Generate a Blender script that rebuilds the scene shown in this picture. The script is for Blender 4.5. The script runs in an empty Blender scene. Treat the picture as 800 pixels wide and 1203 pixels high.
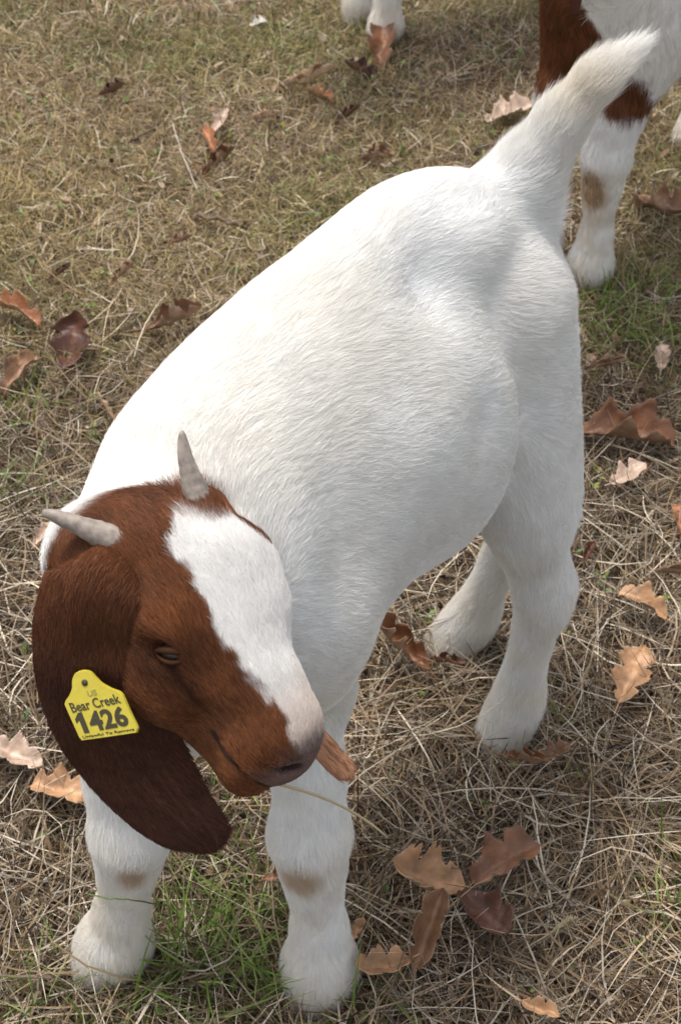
import bpy, bmesh, math, random
import numpy as np
from mathutils import Vector, Matrix

SC = bpy.context.scene
COL = SC.collection
rng = np.random.default_rng(7)
random.seed(7)

# ------------------------------------------------------------------ camera
CAM_H = 1.15
PITCH = math.radians(45)
cam_d = bpy.data.cameras.new("camera")
cam = bpy.data.objects.new("camera", cam_d)
COL.objects.link(cam)
cam.location = (0, 0, CAM_H)
cam.rotation_euler = (math.pi / 2 - PITCH, 0, 0)
cam_d.sensor_fit = 'VERTICAL'
cam_d.sensor_height = 36.0
cam_d.lens = 50.0
cam_d.clip_start = 0.02
cam_d.clip_end = 2000
cam_d.dof.use_dof = True
cam_d.dof.focus_distance = 0.98
cam_d.dof.aperture_fstop = 20.0
SC.camera = cam

# ------------------------------------------------------------------ sky, sun, exposure
SUN_EL, SUN_AZ = math.radians(69), math.radians(-42)      # azimuth from +Y (away from camera), negative = left
w = bpy.data.worlds.new("World")
SC.world = w
w.use_nodes = True
nt = w.node_tree
sky = nt.nodes.new('ShaderNodeTexSky')
sky.sky_type = 'NISHITA'
sky.sun_disc = False
sky.sun_elevation = SUN_EL
sky.sun_rotation = SUN_AZ
sky.dust_density = 3.0
sky.air_density = 1.0
hs_ = nt.nodes.new('ShaderNodeHueSaturation')          # thin white cloud takes most of the blue out of the sky
hs_.inputs['Saturation'].default_value = 0.33
nt.links.new(sky.outputs[0], hs_.inputs['Color'])
nt.links.new(hs_.outputs[0], nt.nodes['Background'].inputs[0])
nt.nodes['Background'].inputs[1].default_value = 0.15
sl = bpy.data.lights.new("sun", 'SUN')
sl.energy = 1.6
sl.angle = math.radians(10)
sl.color = (1.0, 0.95, 0.88)
so = bpy.data.objects.new("sun", sl)
COL.objects.link(so)
sd = Vector((math.sin(SUN_AZ) * math.cos(SUN_EL), math.cos(SUN_AZ) * math.cos(SUN_EL), math.sin(SUN_EL)))
so.rotation_euler = sd.to_track_quat('Z', 'Y').to_euler()
so.location = sd * 20
SC.view_settings.view_transform = 'Standard'
SC.view_settings.look = 'None'
SC.view_settings.exposure = 0.88
SC.view_settings.gamma = 1.0
SC.cycles.max_bounces = 8
SC.cycles.diffuse_bounces = 4
SC.cycles.transparent_max_bounces = 8

# ------------------------------------------------------------------ helpers
FPX = 1671.0
_F = np.array([0, math.cos(PITCH), -math.sin(PITCH)])
_U = np.array([0, math.sin(PITCH), math.cos(PITCH)])
_R = np.array([1.0, 0, 0])
_C = np.array([0, 0, CAM_H])


def at(px, py, H):
    """point of the place seen at photo pixel (px, py) at height H"""
    d = _F + _R * (px - 400) / FPX - _U * (py - 601.5) / FPX
    return _C + d * ((H - CAM_H) / d[2])


def unit(v):
    v = np.asarray(v, float)
    return v / (np.linalg.norm(v) + 1e-12)


def hash3(i, j, k, seed):
    n = (i * 374761393 + j * 668265263 + k * 2147483647 + seed * 974711) & 0xffffffff
    n = ((n ^ (n >> 13)) * 1274126177) & 0xffffffff
    n = (n ^ (n >> 16)) & 0xffffff
    return n / float(0xffffff)


def vnoise(P, freq, seed=0):
    """smooth value noise in -1..1"""
    q = np.asarray(P, float) * freq + 100.0
    i = np.floor(q).astype(np.int64)
    f = q - i
    f = f * f * (3 - 2 * f)
    out = 0
    for a in (0, 1):
        for b in (0, 1):
            for c in (0, 1):
                wgt = (f[..., 0] if a else 1 - f[..., 0]) * (f[..., 1] if b else 1 - f[..., 1]) * (f[..., 2] if c else 1 - f[..., 2])
                out = out + wgt * hash3(i[..., 0] + a, i[..., 1] + b, i[..., 2] + c, seed)
    return out * 2 - 1


def sstep(a, b, x):
    t = np.clip((x - a) / (b - a), 0, 1)
    return t * t * (3 - 2 * t)


def tag(o, label=None, cat=None, group=None, kind=None):
    if label: o['label'] = label
    if cat: o['category'] = cat
    if group: o['group'] = group
    if kind: o['kind'] = kind
    return o


def empty(name, loc, label=None, cat=None, group=None):
    o = bpy.data.objects.new(name, None)
    o.empty_display_size = 0.05
    COL.objects.link(o)
    o.location = tuple(loc)
    return tag(o, label, cat, group)


def mesh_obj(name, V, Fc, mat=None, parent=None, org=(0, 0, 0), smooth=True, tint=None):
    """V (n,3) world points; Fc: int array (m,3|4) or list of faces"""
    me = bpy.data.meshes.new(name)
    V = np.asarray(V, np.float32) - np.asarray(org, np.float32)
    if isinstance(Fc, np.ndarray):
        n, k = Fc.shape
        me.vertices.add(len(V))
        me.vertices.foreach_set('co', V.ravel())
        me.loops.add(n * k)
        me.loops.foreach_set('vertex_index', Fc.astype(np.int32).ravel())
        me.polygons.add(n)
        me.polygons.foreach_set('loop_start', np.arange(0, n * k, k, dtype=np.int32))
        me.update(calc_edges=True)
    else:
        me.from_pydata([tuple(v) for v in V], [], Fc)
        me.update()
    if smooth:
        me.polygons.foreach_set('use_smooth', np.ones(len(me.polygons), bool))
    if tint is not None:
        a = me.attributes.new('tint', 'FLOAT_COLOR', 'POINT')
        c = np.ones((len(V), 4), np.float32)
        c[:, :3] = tint
        a.data.foreach_set('color', c.ravel())
    if mat:
        for m in (mat if isinstance(mat, (list, tuple)) else [mat]):
            me.materials.append(m)
    o = bpy.data.objects.new(name, me)
    COL.objects.link(o)
    if parent:
        o.parent = parent
    return o


def tube(pts, rad, seg=8, cap=True):
    """tapered tube along points; returns V, F(list)"""
    pts = np.asarray(pts, float)
    n = len(pts)
    rad = np.broadcast_to(np.asarray(rad, float), (n,))
    V, F = [], []
    t = np.gradient(pts, axis=0)
    ref = np.array([0.3, 0.2, 0.93])
    for i in range(n):
        ti = unit(t[i])
        a = unit(np.cross(ti, ref)); b = np.cross(ti, a)
        for s in range(seg):
            an = 2 * math.pi * s / seg
            V.append(pts[i] + rad[i] * (a * math.cos(an) + b * math.sin(an)))
    for i in range(n - 1):
        for s in range(seg):
            s2 = (s + 1) % seg
            F.append((i * seg + s, i * seg + s2, (i + 1) * seg + s2, (i + 1) * seg + s))
    if cap:
        F.append(tuple(range(seg))[::-1])
        F.append(tuple((n - 1) * seg + s for s in range(seg)))
    return np.array(V), F


# ------------------------------------------------------------------ materials
def new_mat(name):
    m = bpy.data.materials.new(name)
    m.use_nodes = True
    return m, m.node_tree, m.node_tree.nodes['Principled BSDF']


def tint_mat(name, rough=0.7, spec=0.25, trans=0.0, noise=None, sheen=0.0):
    m, t, b = new_mat(name)
    at_ = t.nodes.new('ShaderNodeAttribute')
    at_.attribute_name = 'tint'
    src = at_.outputs['Color']
    if noise:
        tc = t.nodes.new('ShaderNodeTexCoord')
        nz = t.nodes.new('ShaderNodeTexNoise')
        nz.inputs['Scale'].default_value = noise[0]
        nz.inputs['Detail'].default_value = 5
        mp = t.nodes.new('ShaderNodeMapRange')
        mp.inputs[1].default_value = 0.3; mp.inputs[2].default_value = 0.7
        mp.inputs[3].default_value = 1 - noise[1]; mp.inputs[4].default_value = 1 + noise[1]
        t.links.new(tc.outputs['Object'], nz.inputs['Vector'])
        t.links.new(nz.outputs[0], mp.inputs[0])
        mx = t.nodes.new('ShaderNodeVectorMath'); mx.operation = 'SCALE'
        t.links.new(src, mx.inputs[0]); t.links.new(mp.outputs[0], mx.inputs['Scale'])
        src = mx.outputs[0]
    t.links.new(src, b.inputs['Base Color'])
    b.inputs['Roughness'].default_value = rough
    b.inputs['Specular IOR Level'].default_value = spec
    if sheen:
        b.inputs['Sheen Weight'].default_value = sheen
    if trans:
        tr = t.nodes.new('ShaderNodeBsdfTranslucent')
        mxs = t.nodes.new('ShaderNodeMixShader')
        mxs.inputs[0].default_value = trans
        t.links.new(src, tr.inputs['Color'])
        t.links.new(b.outputs[0], mxs.inputs[1]); t.links.new(tr.outputs[0], mxs.inputs[2])
        t.links.new(mxs.outputs[0], t.nodes['Material Output'].inputs[0])
    return m


M_skin = tint_mat('coat_skin', 0.75, 0.15)
M_hair = tint_mat('coat_hair', 0.55, 0.22, trans=0.15)
M_brownhair = M_hair
M_grass = tint_mat('dry_grass', 0.55, 0.3, trans=0.2)
M_green = tint_mat('green_grass', 0.5, 0.35, trans=0.3)
M_plain = tint_mat('plain_tint', 0.6, 0.3, noise=(60, 0.2))


# ------------------------------------------------------------------ implicit bodies
class Prim:
    def __init__(s, kind, data, k=0.03, flow=(0, 0, -1), hair=0.015, reg='body', sub=False):
        s.kind, s.k, s.flow, s.hair, s.reg, s.sub = kind, k, unit(flow), hair, reg, sub
        if kind == 'cone':
            a, ra, b, rb = data
            s.a, s.b, s.ra, s.rb = np.asarray(a, float), np.asarray(b, float), ra, rb
            m = max(ra, rb)
            s.lo = np.minimum(s.a, s.b) - m; s.hi = np.maximum(s.a, s.b) + m
        else:
            c, r, B = data          # centre, radii, 3x3 rows = local axes
            s.c, s.r, s.B = np.asarray(c, float), np.asarray(r, float), np.asarray(B, float)
            e = np.sqrt(((s.B * s.r[:, None]) ** 2).sum(0))
            s.lo, s.hi = s.c - e, s.c + e

    def d(s, P):
        if s.kind == 'cone':
            ab = s.b - s.a
            q = P - s.a
            t = np.clip(q @ ab / (ab @ ab + 1e-12), 0, 1)
            return np.sqrt(((q - t[..., None] * ab) ** 2).sum(-1)) - (s.ra + (s.rb - s.ra) * t)
        q = (P - s.c) @ s.B.T
        k0 = np.sqrt(((q / s.r) ** 2).sum(-1))
        k1 = np.sqrt(((q / (s.r * s.r)) ** 2).sum(-1)) + 1e-9
        return k0 * (k0 - 1.0) / k1


def smin(a, b, k):
    h = np.clip(0.5 + 0.5 * (b - a) / k, 0, 1)
    return b + (a - b) * h - k * h * (1 - h)


def polygonise(prims, h):
    adds = [p for p in prims if not p.sub]
    lo = np.min([p.lo for p in adds], 0) - 0.03
    hi = np.max([p.hi for p in adds], 0) + 0.03
    n = np.ceil((hi - lo) / h).astype(int) + 1
    D = np.full(n, 0.2, np.float32)
    ax = [lo[i] + h * np.arange(n[i]) for i in range(3)]
    units, seen = [], {}
    for p in prims:                       # the segments of one limb form one unit, so that its joints do not swell
        g = getattr(p, 'grp', None)
        if g is None: units.append([p])
        elif g in seen: seen[g].append(p)
        else:
            seen[g] = [p]; units.append(seen[g])
    for un in units:
        p = un[0]
        m = p.k + 0.02
        i0 = np.maximum(0, np.floor((np.min([q.lo for q in un], 0) - m - lo) / h).astype(int))
        i1 = np.minimum(n, np.ceil((np.max([q.hi for q in un], 0) + m - lo) / h).astype(int) + 1)
        sl_ = tuple(slice(i0[i], i1[i]) for i in range(3))
        G = np.stack(np.meshgrid(*[ax[i][sl_[i]] for i in range(3)], indexing='ij'), -1)
        d = un[0].d(G)
        for q in un[1:]: d = np.minimum(d, q.d(G))
        if p.sub:
            D[sl_] = -smin(-D[sl_], d, p.k)
        else:
            D[sl_] = smin(D[sl_], d, p.k)
    # surface nets
    S = D < 0
    c = np.zeros(n - 1, np.int8)
    for dx in (0, 1):
        for dy in (0, 1):
            for dz in (0, 1):
                c += S[dx:n[0] - 1 + dx, dy:n[1] - 1 + dy, dz:n[2] - 1 + dz]
    act = (c > 0) & (c < 8)
    I = np.argwhere(act)
    idx = np.full(n - 1, -1, np.int32)
    idx[tuple(I.T)] = np.arange(len(I))
    acc = np.zeros((len(I), 3)); cnt = np.zeros(len(I))
    corners = [(a, b, cc) for a in (0, 1) for b in (0, 1) for cc in (0, 1)]
    val = {q: D[I[:, 0] + q[0], I[:, 1] + q[1], I[:, 2] + q[2]].astype(float) for q in corners}
    for q in corners:
        for axx in range(3):
            if q[axx] == 0:
                q2 = list(q); q2[axx] = 1; q2 = tuple(q2)
                a, b = val[q], val[q2]
                m = (a < 0) != (b < 0)
                t = np.where(m, a / np.where(m, a - b, 1), 0)
                pt = np.tile(np.array(q, float), (len(I), 1)); pt[:, axx] += t
                acc += pt * m[:, None]; cnt += m
    V = lo + (I + acc / cnt[:, None]) * h
    quads = []
    for axx in range(3):
        u, v = [(1, 2), (2, 0), (0, 1)][axx]
        s1 = [slice(None)] * 3; s2 = [slice(None)] * 3
        s1[axx] = slice(0, n[axx] - 1); s2[axx] = slice(1, n[axx])
        A, B = S[tuple(s1)], S[tuple(s2)]
        E = np.argwhere(A != B)
        E = E[(E[:, u] > 0) & (E[:, v] > 0) & (E[:, u] < n[u] - 1) & (E[:, v] < n[v] - 1)]
        inside = A[tuple(E.T)]
        def cell(du, dv):
            e = E.copy(); e[:, u] -= du; e[:, v] -= dv
            return idx[tuple(e.T)]
        q = np.stack([cell(0, 0), cell(1, 0), cell(1, 1), cell(0, 1)], 1)
        q[~inside] = q[~inside][:, ::-1]
        quads.append(q)
    return V, np.concatenate(quads)


def relax(V, Q, it=3, lam=0.5):
    E = np.concatenate([Q[:, [0, 1]], Q[:, [1, 2]], Q[:, [2, 3]], Q[:, [3, 0]]])
    E = np.concatenate([E, E[:, ::-1]])
    cnt = np.bincount(E[:, 0], minlength=len(V)).astype(float)
    for _ in range(it):
        for l in (lam, -lam * 1.03):
            S = np.stack([np.bincount(E[:, 0], V[E[:, 1], a], minlength=len(V)) for a in range(3)], 1) / cnt[:, None]
            V = V + l * (S - V)
    return V


def vert_normals(V, Q):
    fn = np.cross(V[Q[:, 2]] - V[Q[:, 0]], V[Q[:, 3]] - V[Q[:, 1]])
    N = np.zeros_like(V)
    for k in range(4):
        for a in range(3):
            N[:, a] += np.bincount(Q[:, k], fn[:, a], minlength=len(V))
    return N / (np.linalg.norm(N, axis=1, keepdims=True) + 1e-12)


def prim_attrs(V, prims):
    """flow, hair length and head weight at each vertex, blended from the nearest pieces"""
    adds = [p for p in prims if not p.sub]
    Dm = np.stack([p.d(V) for p in adds], 1)
    Wt = np.exp(-(Dm - Dm.min(1, keepdims=True)) / 0.012)
    Wt /= Wt.sum(1, keepdims=True)
    flow = Wt @ np.array([p.flow for p in adds])
    hair = Wt @ np.array([p.hair for p in adds])
    regs = {}
    for r in set(p.reg for p in adds):
        regs[r] = Wt @ np.array([1.0 if p.reg == r else 0.0 for p in adds])
    return flow, hair, regs


def make_fur(name, roots, nrm, flow, length, tint, mat, parent, org, thick=0.00016, npt=5, lift=0.28, rs=None, clump=0.6, wave=0.35, free=0.0):
    """hair curves rooted on a body"""
    rs = rs or rng
    n = len(roots)
    fl = flow + 0.0
    # slow swirls and finer locks that lean the coat this way and that
    f1 = np.stack([vnoise(roots, 11, 14), vnoise(roots, 11, 15), vnoise(roots, 11, 16)], 1)
    f2 = np.stack([vnoise(roots, 28, 11), vnoise(roots, 28, 12), vnoise(roots, 28, 13)], 1)
    f3 = np.stack([vnoise(roots, 110, 21), vnoise(roots, 110, 22), vnoise(roots, 110, 23)], 1)
    fl = fl + np.reshape(wave, (-1, 1)) * (f2 + 0.5 * f3 + 0.5 * f1) + 0.07 * rs.normal(size=(n, 3))
    fn_ = (fl * nrm).sum(1, keepdims=True)
    fl -= nrm * (fn_ - np.reshape(free, (-1, 1)) * np.maximum(fn_, 0))
    fl /= np.linalg.norm(fl, axis=1, keepdims=True) + 1e-9
    lf = lift * (1 + 0.30 * vnoise(roots, 60, 31) + 0.3 * rs.normal(size=n))
    lf = np.clip(lf, 0.06, 1.2)[:, None]
    L = (length * (0.75 + 0.5 * rs.random(n)))[:, None]
    side = np.cross(nrm, fl)
    bend = (rs.normal(size=n) * 0.12)[:, None]
    P = np.zeros((n, npt, 3), np.float32)
    for j in range(npt):
        t = j / (npt - 1)
        hgt = lf * (t - 0.62 * t * t)
        P[:, j] = roots - nrm * 0.0002 + fl * L * t * np.sqrt(np.maximum(0.05, 1 - 0.5 * lf ** 2)) + nrm * L * hgt + side * L * bend * t * t
    P -= np.asarray(org, np.float32)
    R = np.zeros((n, npt), np.float32)
    prof = np.array([0.9, 1.0, 0.9, 0.65, 0.15]) if npt == 5 else np.array([1.0, 0.95, 0.7, 0.15])
    R[:] = np.reshape(thick, (-1, 1)) * prof
    R *= (0.75 + 0.5 * rs.random((n, 1)))
    hc = bpy.data.hair_curves.new(name)
    hc.add_curves([npt] * n)
    hc.attributes['position'].data.foreach_set('vector', P.ravel())
    ra = hc.attributes.get('radius') or hc.attributes.new('radius', 'FLOAT', 'POINT')
    ra.data.foreach_set('value', R.ravel())
    ca = hc.attributes.new('tint', 'FLOAT_COLOR', 'CURVE')
    c = np.ones((n, 4), np.float32); c[:, :3] = tint
    ca.data.foreach_set('color', c.ravel())
    hc.materials.append(mat)
    o = bpy.data.objects.new(name, hc)
    COL.objects.link(o)
    if parent: o.parent = parent
    return o


def scatter_on(V, Q, n, wgt=None, rs=None):
    rs = rs or rng
    T = np.concatenate([Q[:, [0, 1, 2]], Q[:, [0, 2, 3]]])
    A = 0.5 * np.linalg.norm(np.cross(V[T[:, 1]] - V[T[:, 0]], V[T[:, 2]] - V[T[:, 0]]), axis=1)
    if wgt is not None:
        A = A * wgt[T].mean(1)
    cs = np.cumsum(A)
    ti = np.searchsorted(cs, rs.random(n) * cs[-1])
    ti = np.minimum(ti, len(T) - 1)
    u, v = rs.random(n), rs.random(n)
    m = u + v > 1
    u[m], v[m] = 1 - u[m], 1 - v[m]
    return T[ti], np.stack([1 - u - v, u, v], 1)


def bary(A, T, B):
    if A.ndim == 1:
        return (A[T] * B).sum(1)
    return (A[T] * B[..., None]).sum(1)


SRGB = lambda r, g, b: tuple(((x / 255) / 12.92 if x / 255 <= 0.04045 else ((x / 255 + 0.055) / 1.055) ** 2.4) for x in (r, g, b))
WHITE = np.array((0.86, 0.85, 0.825))
CREAM = np.array((0.70, 0.60, 0.45))
OCHRE = np.array((0.40, 0.25, 0.11))
BROWN = np.array((0.150, 0.054, 0.021))
DARKB = np.array((0.047, 0.018, 0.011))
NOSE = np.array((0.185, 0.115, 0.098))


# ------------------------------------------------------------------ the goat builder
def head_prims(H, hs=1.0):
    """H: 4x4-like dict with o (poll), s (right), a (nose dir), n (dorsal)"""
    B = np.stack([H['s'], H['a'], H['n']])
    W = lambda x, y, z: H['o'] + hs * (x * H['s'] + y * H['a'] + z * H['n'])
    fl = -H['a'] * 0.9 + H['n'] * 0.1
    hp = []
    def E(c, r, k=0.02, hair=0.008, tilt=None, sub=False, flow=None):
        BB = B
        if tilt is not None:
            ca, sa = math.cos(tilt), math.sin(tilt)      # tilt in the a-n plane
            BB = np.stack([B[0], ca * B[1] + sa * B[2], -sa * B[1] + ca * B[2]])
        hp.append(Prim('ell', (W(*c), np.array(r) * hs, BB), k, flow if flow is not None else fl, hair, 'head', sub))
    def Cn(a, ra, b, rb, k=0.02, hair=0.008):
        hp.append(Prim('cone', (W(*a), ra * hs, W(*b), rb * hs), k, fl, hair, 'head'))
    E((0, 0.024, -0.044), (0.041, 0.045, 0.042), hair=0.008)                  # cranium
    E((0, 0.060, -0.035), (0.041, 0.048, 0.034), hair=0.008)                  # forehead
    for sx in (-1, 1):
        E((sx * 0.037, 0.066, -0.036), (0.014, 0.022, 0.014), 0.015, 0.005)   # brow over the eye
        E((sx * 0.026, 0.080, -0.074), (0.024, 0.050, 0.036), 0.025, 0.007)   # cheek
        E((sx * 0.032, 0.014, -0.064), (0.018, 0.026, 0.026), 0.02, 0.008)    # ear root
    Cn((0, 0.075, -0.034), 0.032, (0, 0.165, -0.040), 0.026, hair=0.007)      # bridge
    E((0, 0.125, -0.030), (0.026, 0.050, 0.024), 0.02, 0.007)                 # roman nose
    E((0, 0.176, -0.050), (0.028, 0.027, 0.031), 0.016, 0.004)               # muzzle
    Cn((0, 0.085, -0.092), 0.022, (0, 0.170, -0.082), 0.016, hair=0.005)      # lower jaw
    E((0, 0.180, -0.083), (0.018, 0.017, 0.013), 0.008, 0.004)                # chin
    for sx in (-1, 1):
        # mouth line, nostril and eye socket
        hp.append(Prim('cone', (W(sx * 0.032, 0.142, -0.073), 0.0018 * hs, W(sx * 0.017, 0.198, -0.066), 0.0026 * hs), 0.004, fl, 0.003, 'head', True))
        hp.append(Prim('cone', (W(sx * 0.013, 0.199, -0.034), 0.0042 * hs, W(sx * 0.0225, 0.188, -0.046), 0.0026 * hs), 0.004, fl, 0.003, 'head', True))
        E((sx * 0.050, 0.086, -0.047), (0.008, 0.013, 0.008), 0.006, 0.004, sub=True)
    return hp, W


def leg_prims(chain, k=0.025):
    """chain: list of (point, radius, hair)"""
    out = []
    for (p, r, hl), (q, r2, hl2) in zip(chain[:-1], chain[1:]):
        d = np.asarray(q) - np.asarray(p)
        out.append(Prim('cone', (p, r, q, r2), k, d, 0.5 * (hl + hl2), 'leg'))
    return out


def front_leg(foot, knee, elbow, shoulder, fwd, sc=1.0):
    foot, knee, elbow, shoulder = map(np.asarray, (foot, knee, elbow, shoulder))
    up = np.array([0, 0, 1.0])
    L = lambda t: foot + (knee - foot) * t
    ch = [(shoulder, 0.068 * sc, .015), (elbow, 0.036 * sc, .013), (elbow * 0.45 + knee * 0.55, 0.0262 * sc, .012),
          (knee + up * 0.012, 0.0312 * sc, .012), (L(0.84), 0.0240 * sc, .010), (L(0.66), 0.0178 * sc, .010), (L(0.44), 0.0200 * sc, .012),
          (L(0.20) + fwd * 0.004, 0.031 * sc, .017)]
    pr = leg_prims(ch)
    pr.append(Prim('cone', (L(0.20) + fwd * 0.004, 0.031 * sc, foot + up * 0.016 + fwd * 0.012, 0.029 * sc), 0.02, (0, 0, -1), .018, 'leg'))
    return pr


GRP = [0]


def limb(chain, k, sub=5):
    """one smooth limb through (point, radius, hair) stations"""
    P_ = np.array([c[0] for c in chain]); R_ = np.array([[c[1], c[2]] for c in chain])
    A = np.concatenate([P_, R_], 1); n = len(A); out = []
    t = np.linspace(0, n - 1 - 1e-6, (n - 1) * sub + 1)
    i = t.astype(int); f = (t - i)[:, None]
    g = lambda q: A[np.clip(i + q, 0, n - 1)]
    S = 0.5 * (2 * g(0) + (g(1) - g(-1)) * f + (2 * g(-1) - 5 * g(0) + 4 * g(1) - g(2)) * f * f + (3 * g(0) - g(-1) - 3 * g(1) + g(2)) * f ** 3)
    GRP[0] += 1
    for a, b in zip(S[:-1], S[1:]):
        pr = Prim('cone', (a[:3], a[3], b[:3], b[3]), k, b[:3] - a[:3], a[4], 'leg')
        pr.grp = GRP[0]
        out.append(pr)
    return out


def hind_leg(foot, hock, stifle, hip, fwd, sc=1.0):
    foot, hock, stifle, hip = map(np.asarray, (foot, hock, stifle, hip))
    up = np.array([0, 0, 1.0])
    L = lambda t: foot + (hock - foot) * t
    pr = limb([(hip, 0.070 * sc, .014), (stifle, 0.052 * sc, .014), (stifle * 0.42 + hock * 0.58, 0.0325 * sc, .016),
               (hock, 0.0300 * sc, .016), (L(0.80), 0.0235 * sc, .016), (L(0.52), 0.0215 * sc, .016), (L(0.27), 0.0290 * sc, .019), (foot + up * 0.016 + fwd * 0.012, 0.0295 * sc, .020)], 0.02)
    th = limb([(hip - fwd * 0.02, 0.070 * sc, .014), (stifle - fwd * 0.035 - up * 0.02, 0.040 * sc, .016), (hock * .6 + stifle * .4 - fwd * 0.024, 0.017 * sc, .022), (hock - fwd * 0.020 + up * 0.010, 0.016 * sc, .026)], 0.015)
    return pr + th


def hoof_mesh(foot, fwd, sc=1.0):
    """cloven hoof: two rounded wedge claws"""
    side = np.array([-fwd[1], fwd[0], 0])
    V, F = [], []
    for sx in (-1, 1):
        rings = []
        for z, gl, gw, off in ((0.001, 0.026, 0.0115, 0.014), (0.012, 0.024, 0.0110, 0.011), (0.026, 0.019, 0.010, 0.006), (0.036, 0.012, 0.008, 0.002)):
            b = len(V)
            for i in range(12):
                an = 2 * math.pi * i / 12
                ux, uy = math.cos(an), math.sin(an)
                ux = ux * (1.0 + 0.25 * max(0, ux))
                V.append(foot + sc * (fwd * (gl * ux * 0.9 + off - 0.001) + side * (sx * 0.0125 + gw * uy * (1 - 0.3 * max(0, ux))) + np.array([0, 0, z])))
            rings.append(b)
        for r0, r1 in zip(rings[:-1], rings[1:]):
            for i in range(12):
                j = (i + 1) % 12
                F.append((r0 + i, r0 + j, r1 + j, r1 + i))
        F.append(tuple(rings[0] + i for i in range(12))[::-1])
        F.append(tuple(rings[-1] + i for i in range(12)))
    return np.array(V), F


def ear_mesh(cl, half, side, nrm, cup, thick=0.0022, nu=40, nv=15):
    """hanging ear: cl centre line points, half widths, across vectors, outward normals"""
    from_ = np.linspace(0, 1, len(cl))
    def cub(A):
        A = np.asarray(A, float)
        # Catmull-Rom sampling
        u = np.linspace(0, len(A) - 1 - 1e-6, nu)
        i = u.astype(int); t = (u - i)
        g = lambda k: A[np.clip(i + k, 0, len(A) - 1)]
        if A.ndim == 2: t = t[:, None]
        return 0.5 * (2 * g(0) + (g(1) - g(-1)) * t + (2 * g(-1) - 5 * g(0) + 4 * g(1) - g(2)) * t * t + (3 * g(0) - g(-1) - 3 * g(1) + g(2)) * t ** 3)
    C, Hf, S, N, Cp = cub(cl), cub(half), cub(side), cub(nrm), cub(cup)
    Hf = np.maximum(Hf, 0.0008)
    N = N / np.linalg.norm(N, axis=1, keepdims=True)
    S = S - N * (S * N).sum(1, keepdims=True)
    S = S / np.linalg.norm(S, axis=1, keepdims=True)
    v = np.linspace(-1, 1, nv)
    G = C[:, None] + S[:, None] * (Hf[:, None] * v)[..., None] - N[:, None] * (Cp[:, None] * (v ** 2) * Hf[:, None])[..., None]
    ruff = vnoise(G.reshape(-1, 3), 22, 5).reshape(nu, nv) * 0.0026 + 0.0022 * np.exp(-((v[None] - .25 + .5 * np.linspace(0, 1, nu)[:, None]) / .16) ** 2) - 0.0018 * np.exp(-((v[None] + .35) / .15) ** 2)
    th = thick * np.sqrt(np.maximum(0.04, 1 - v ** 2 * 0.96))
    top = G + N[:, None] * (th + ruff)[..., None]
    bot = G + N[:, None] * (-th + ruff)[..., None]
    V = np.concatenate([top.reshape(-1, 3), bot.reshape(-1, 3)])
    ii, jj = np.meshgrid(np.arange(nu - 1), np.arange(nv - 1), indexing='ij')
    a = (ii * nv + jj).ravel()
    Q1 = np.stack([a, a + nv, a + nv + 1, a + 1], 1)
    off = nu * nv
    Q2 = Q1[:, ::-1] + off
    ed = []
    for i in range(nu - 1):
        ed.append((i * nv, off + i * nv, off + (i + 1) * nv, (i + 1) * nv))
        e = i * nv + nv - 1
        ed.append((e + nv, off + e + nv, off + e, e))
    for j in range(nv - 1):
        ed.append((j + 1, off + j + 1, off + j, j))
        e = (nu - 1) * nv + j
        ed.append((e, off + e, off + e + 1, e + 1))
    Q = np.concatenate([Q1, Q2, np.array(ed)])
    if np.einsum('ij,ij->', np.cross(V[Q1[:, 2]] - V[Q1[:, 0]], V[Q1[:, 3]] - V[Q1[:, 1]]), np.repeat(N[:-1], nv - 1, 0)) < 0:
        Q = Q[:, ::-1]
    fl = np.gradient(C, axis=0)
    flow = np.concatenate([np.repeat(fl, nv, 0)] * 2)
    uu = np.concatenate([np.repeat(np.linspace(0, 1, nu), nv)] * 2)
    return V, Q, flow / np.linalg.norm(flow, axis=1, keepdims=True), uu, dict(C=C, S=S, N=N, Hf=Hf, Cp=Cp)


M_horn, t_, b_ = new_mat('horn')
_tc = t_.nodes.new('ShaderNodeTexCoord')
_n1 = t_.nodes.new('ShaderNodeTexNoise'); _n1.inputs['Scale'].default_value = 170; _n1.inputs['Detail'].default_value = 8
_rp = t_.nodes.new('ShaderNodeValToRGB')
_rp.color_ramp.elements[0].position = 0.25; _rp.color_ramp.elements[0].color = (0.15, 0.12, 0.10, 1)
_rp.color_ramp.elements[1].position = 0.75; _rp.color_ramp.elements[1].color = (0.40, 0.335, 0.275, 1)
t_.links.new(_tc.outputs['Object'], _n1.inputs['Vector'])
t_.links.new(_n1.outputs[0], _rp.inputs[0])
t_.links.new(_rp.outputs[0], b_.inputs['Base Color'])
_bp = t_.nodes.new('ShaderNodeBump'); _bp.inputs['Strength'].default_value = 0.5; _bp.inputs['Distance'].default_value = 0.001
t_.links.new(_n1.outputs[0], _bp.inputs['Height']); t_.links.new(_bp.outputs[0], b_.inputs['Normal'])
b_.inputs['Roughness'].default_value = 0.55

M_hoof, t_, b_ = new_mat('hoof_horn')
_tc = t_.nodes.new('ShaderNodeTexCoord')
_n1 = t_.nodes.new('ShaderNodeTexNoise'); _n1.inputs['Scale'].default_value = 150
_rp = t_.nodes.new('ShaderNodeValToRGB')
_rp.color_ramp.elements[0].color = (0.05, 0.04, 0.032, 1); _rp.color_ramp.elements[1].color = (0.22, 0.18, 0.14, 1)
t_.links.new(_tc.outputs['Object'], _n1.inputs['Vector']); t_.links.new(_n1.outputs[0], _rp.inputs[0])
t_.links.new(_rp.outputs[0], b_.inputs['Base Color'])
b_.inputs['Roughness'].default_value = 0.6

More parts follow.
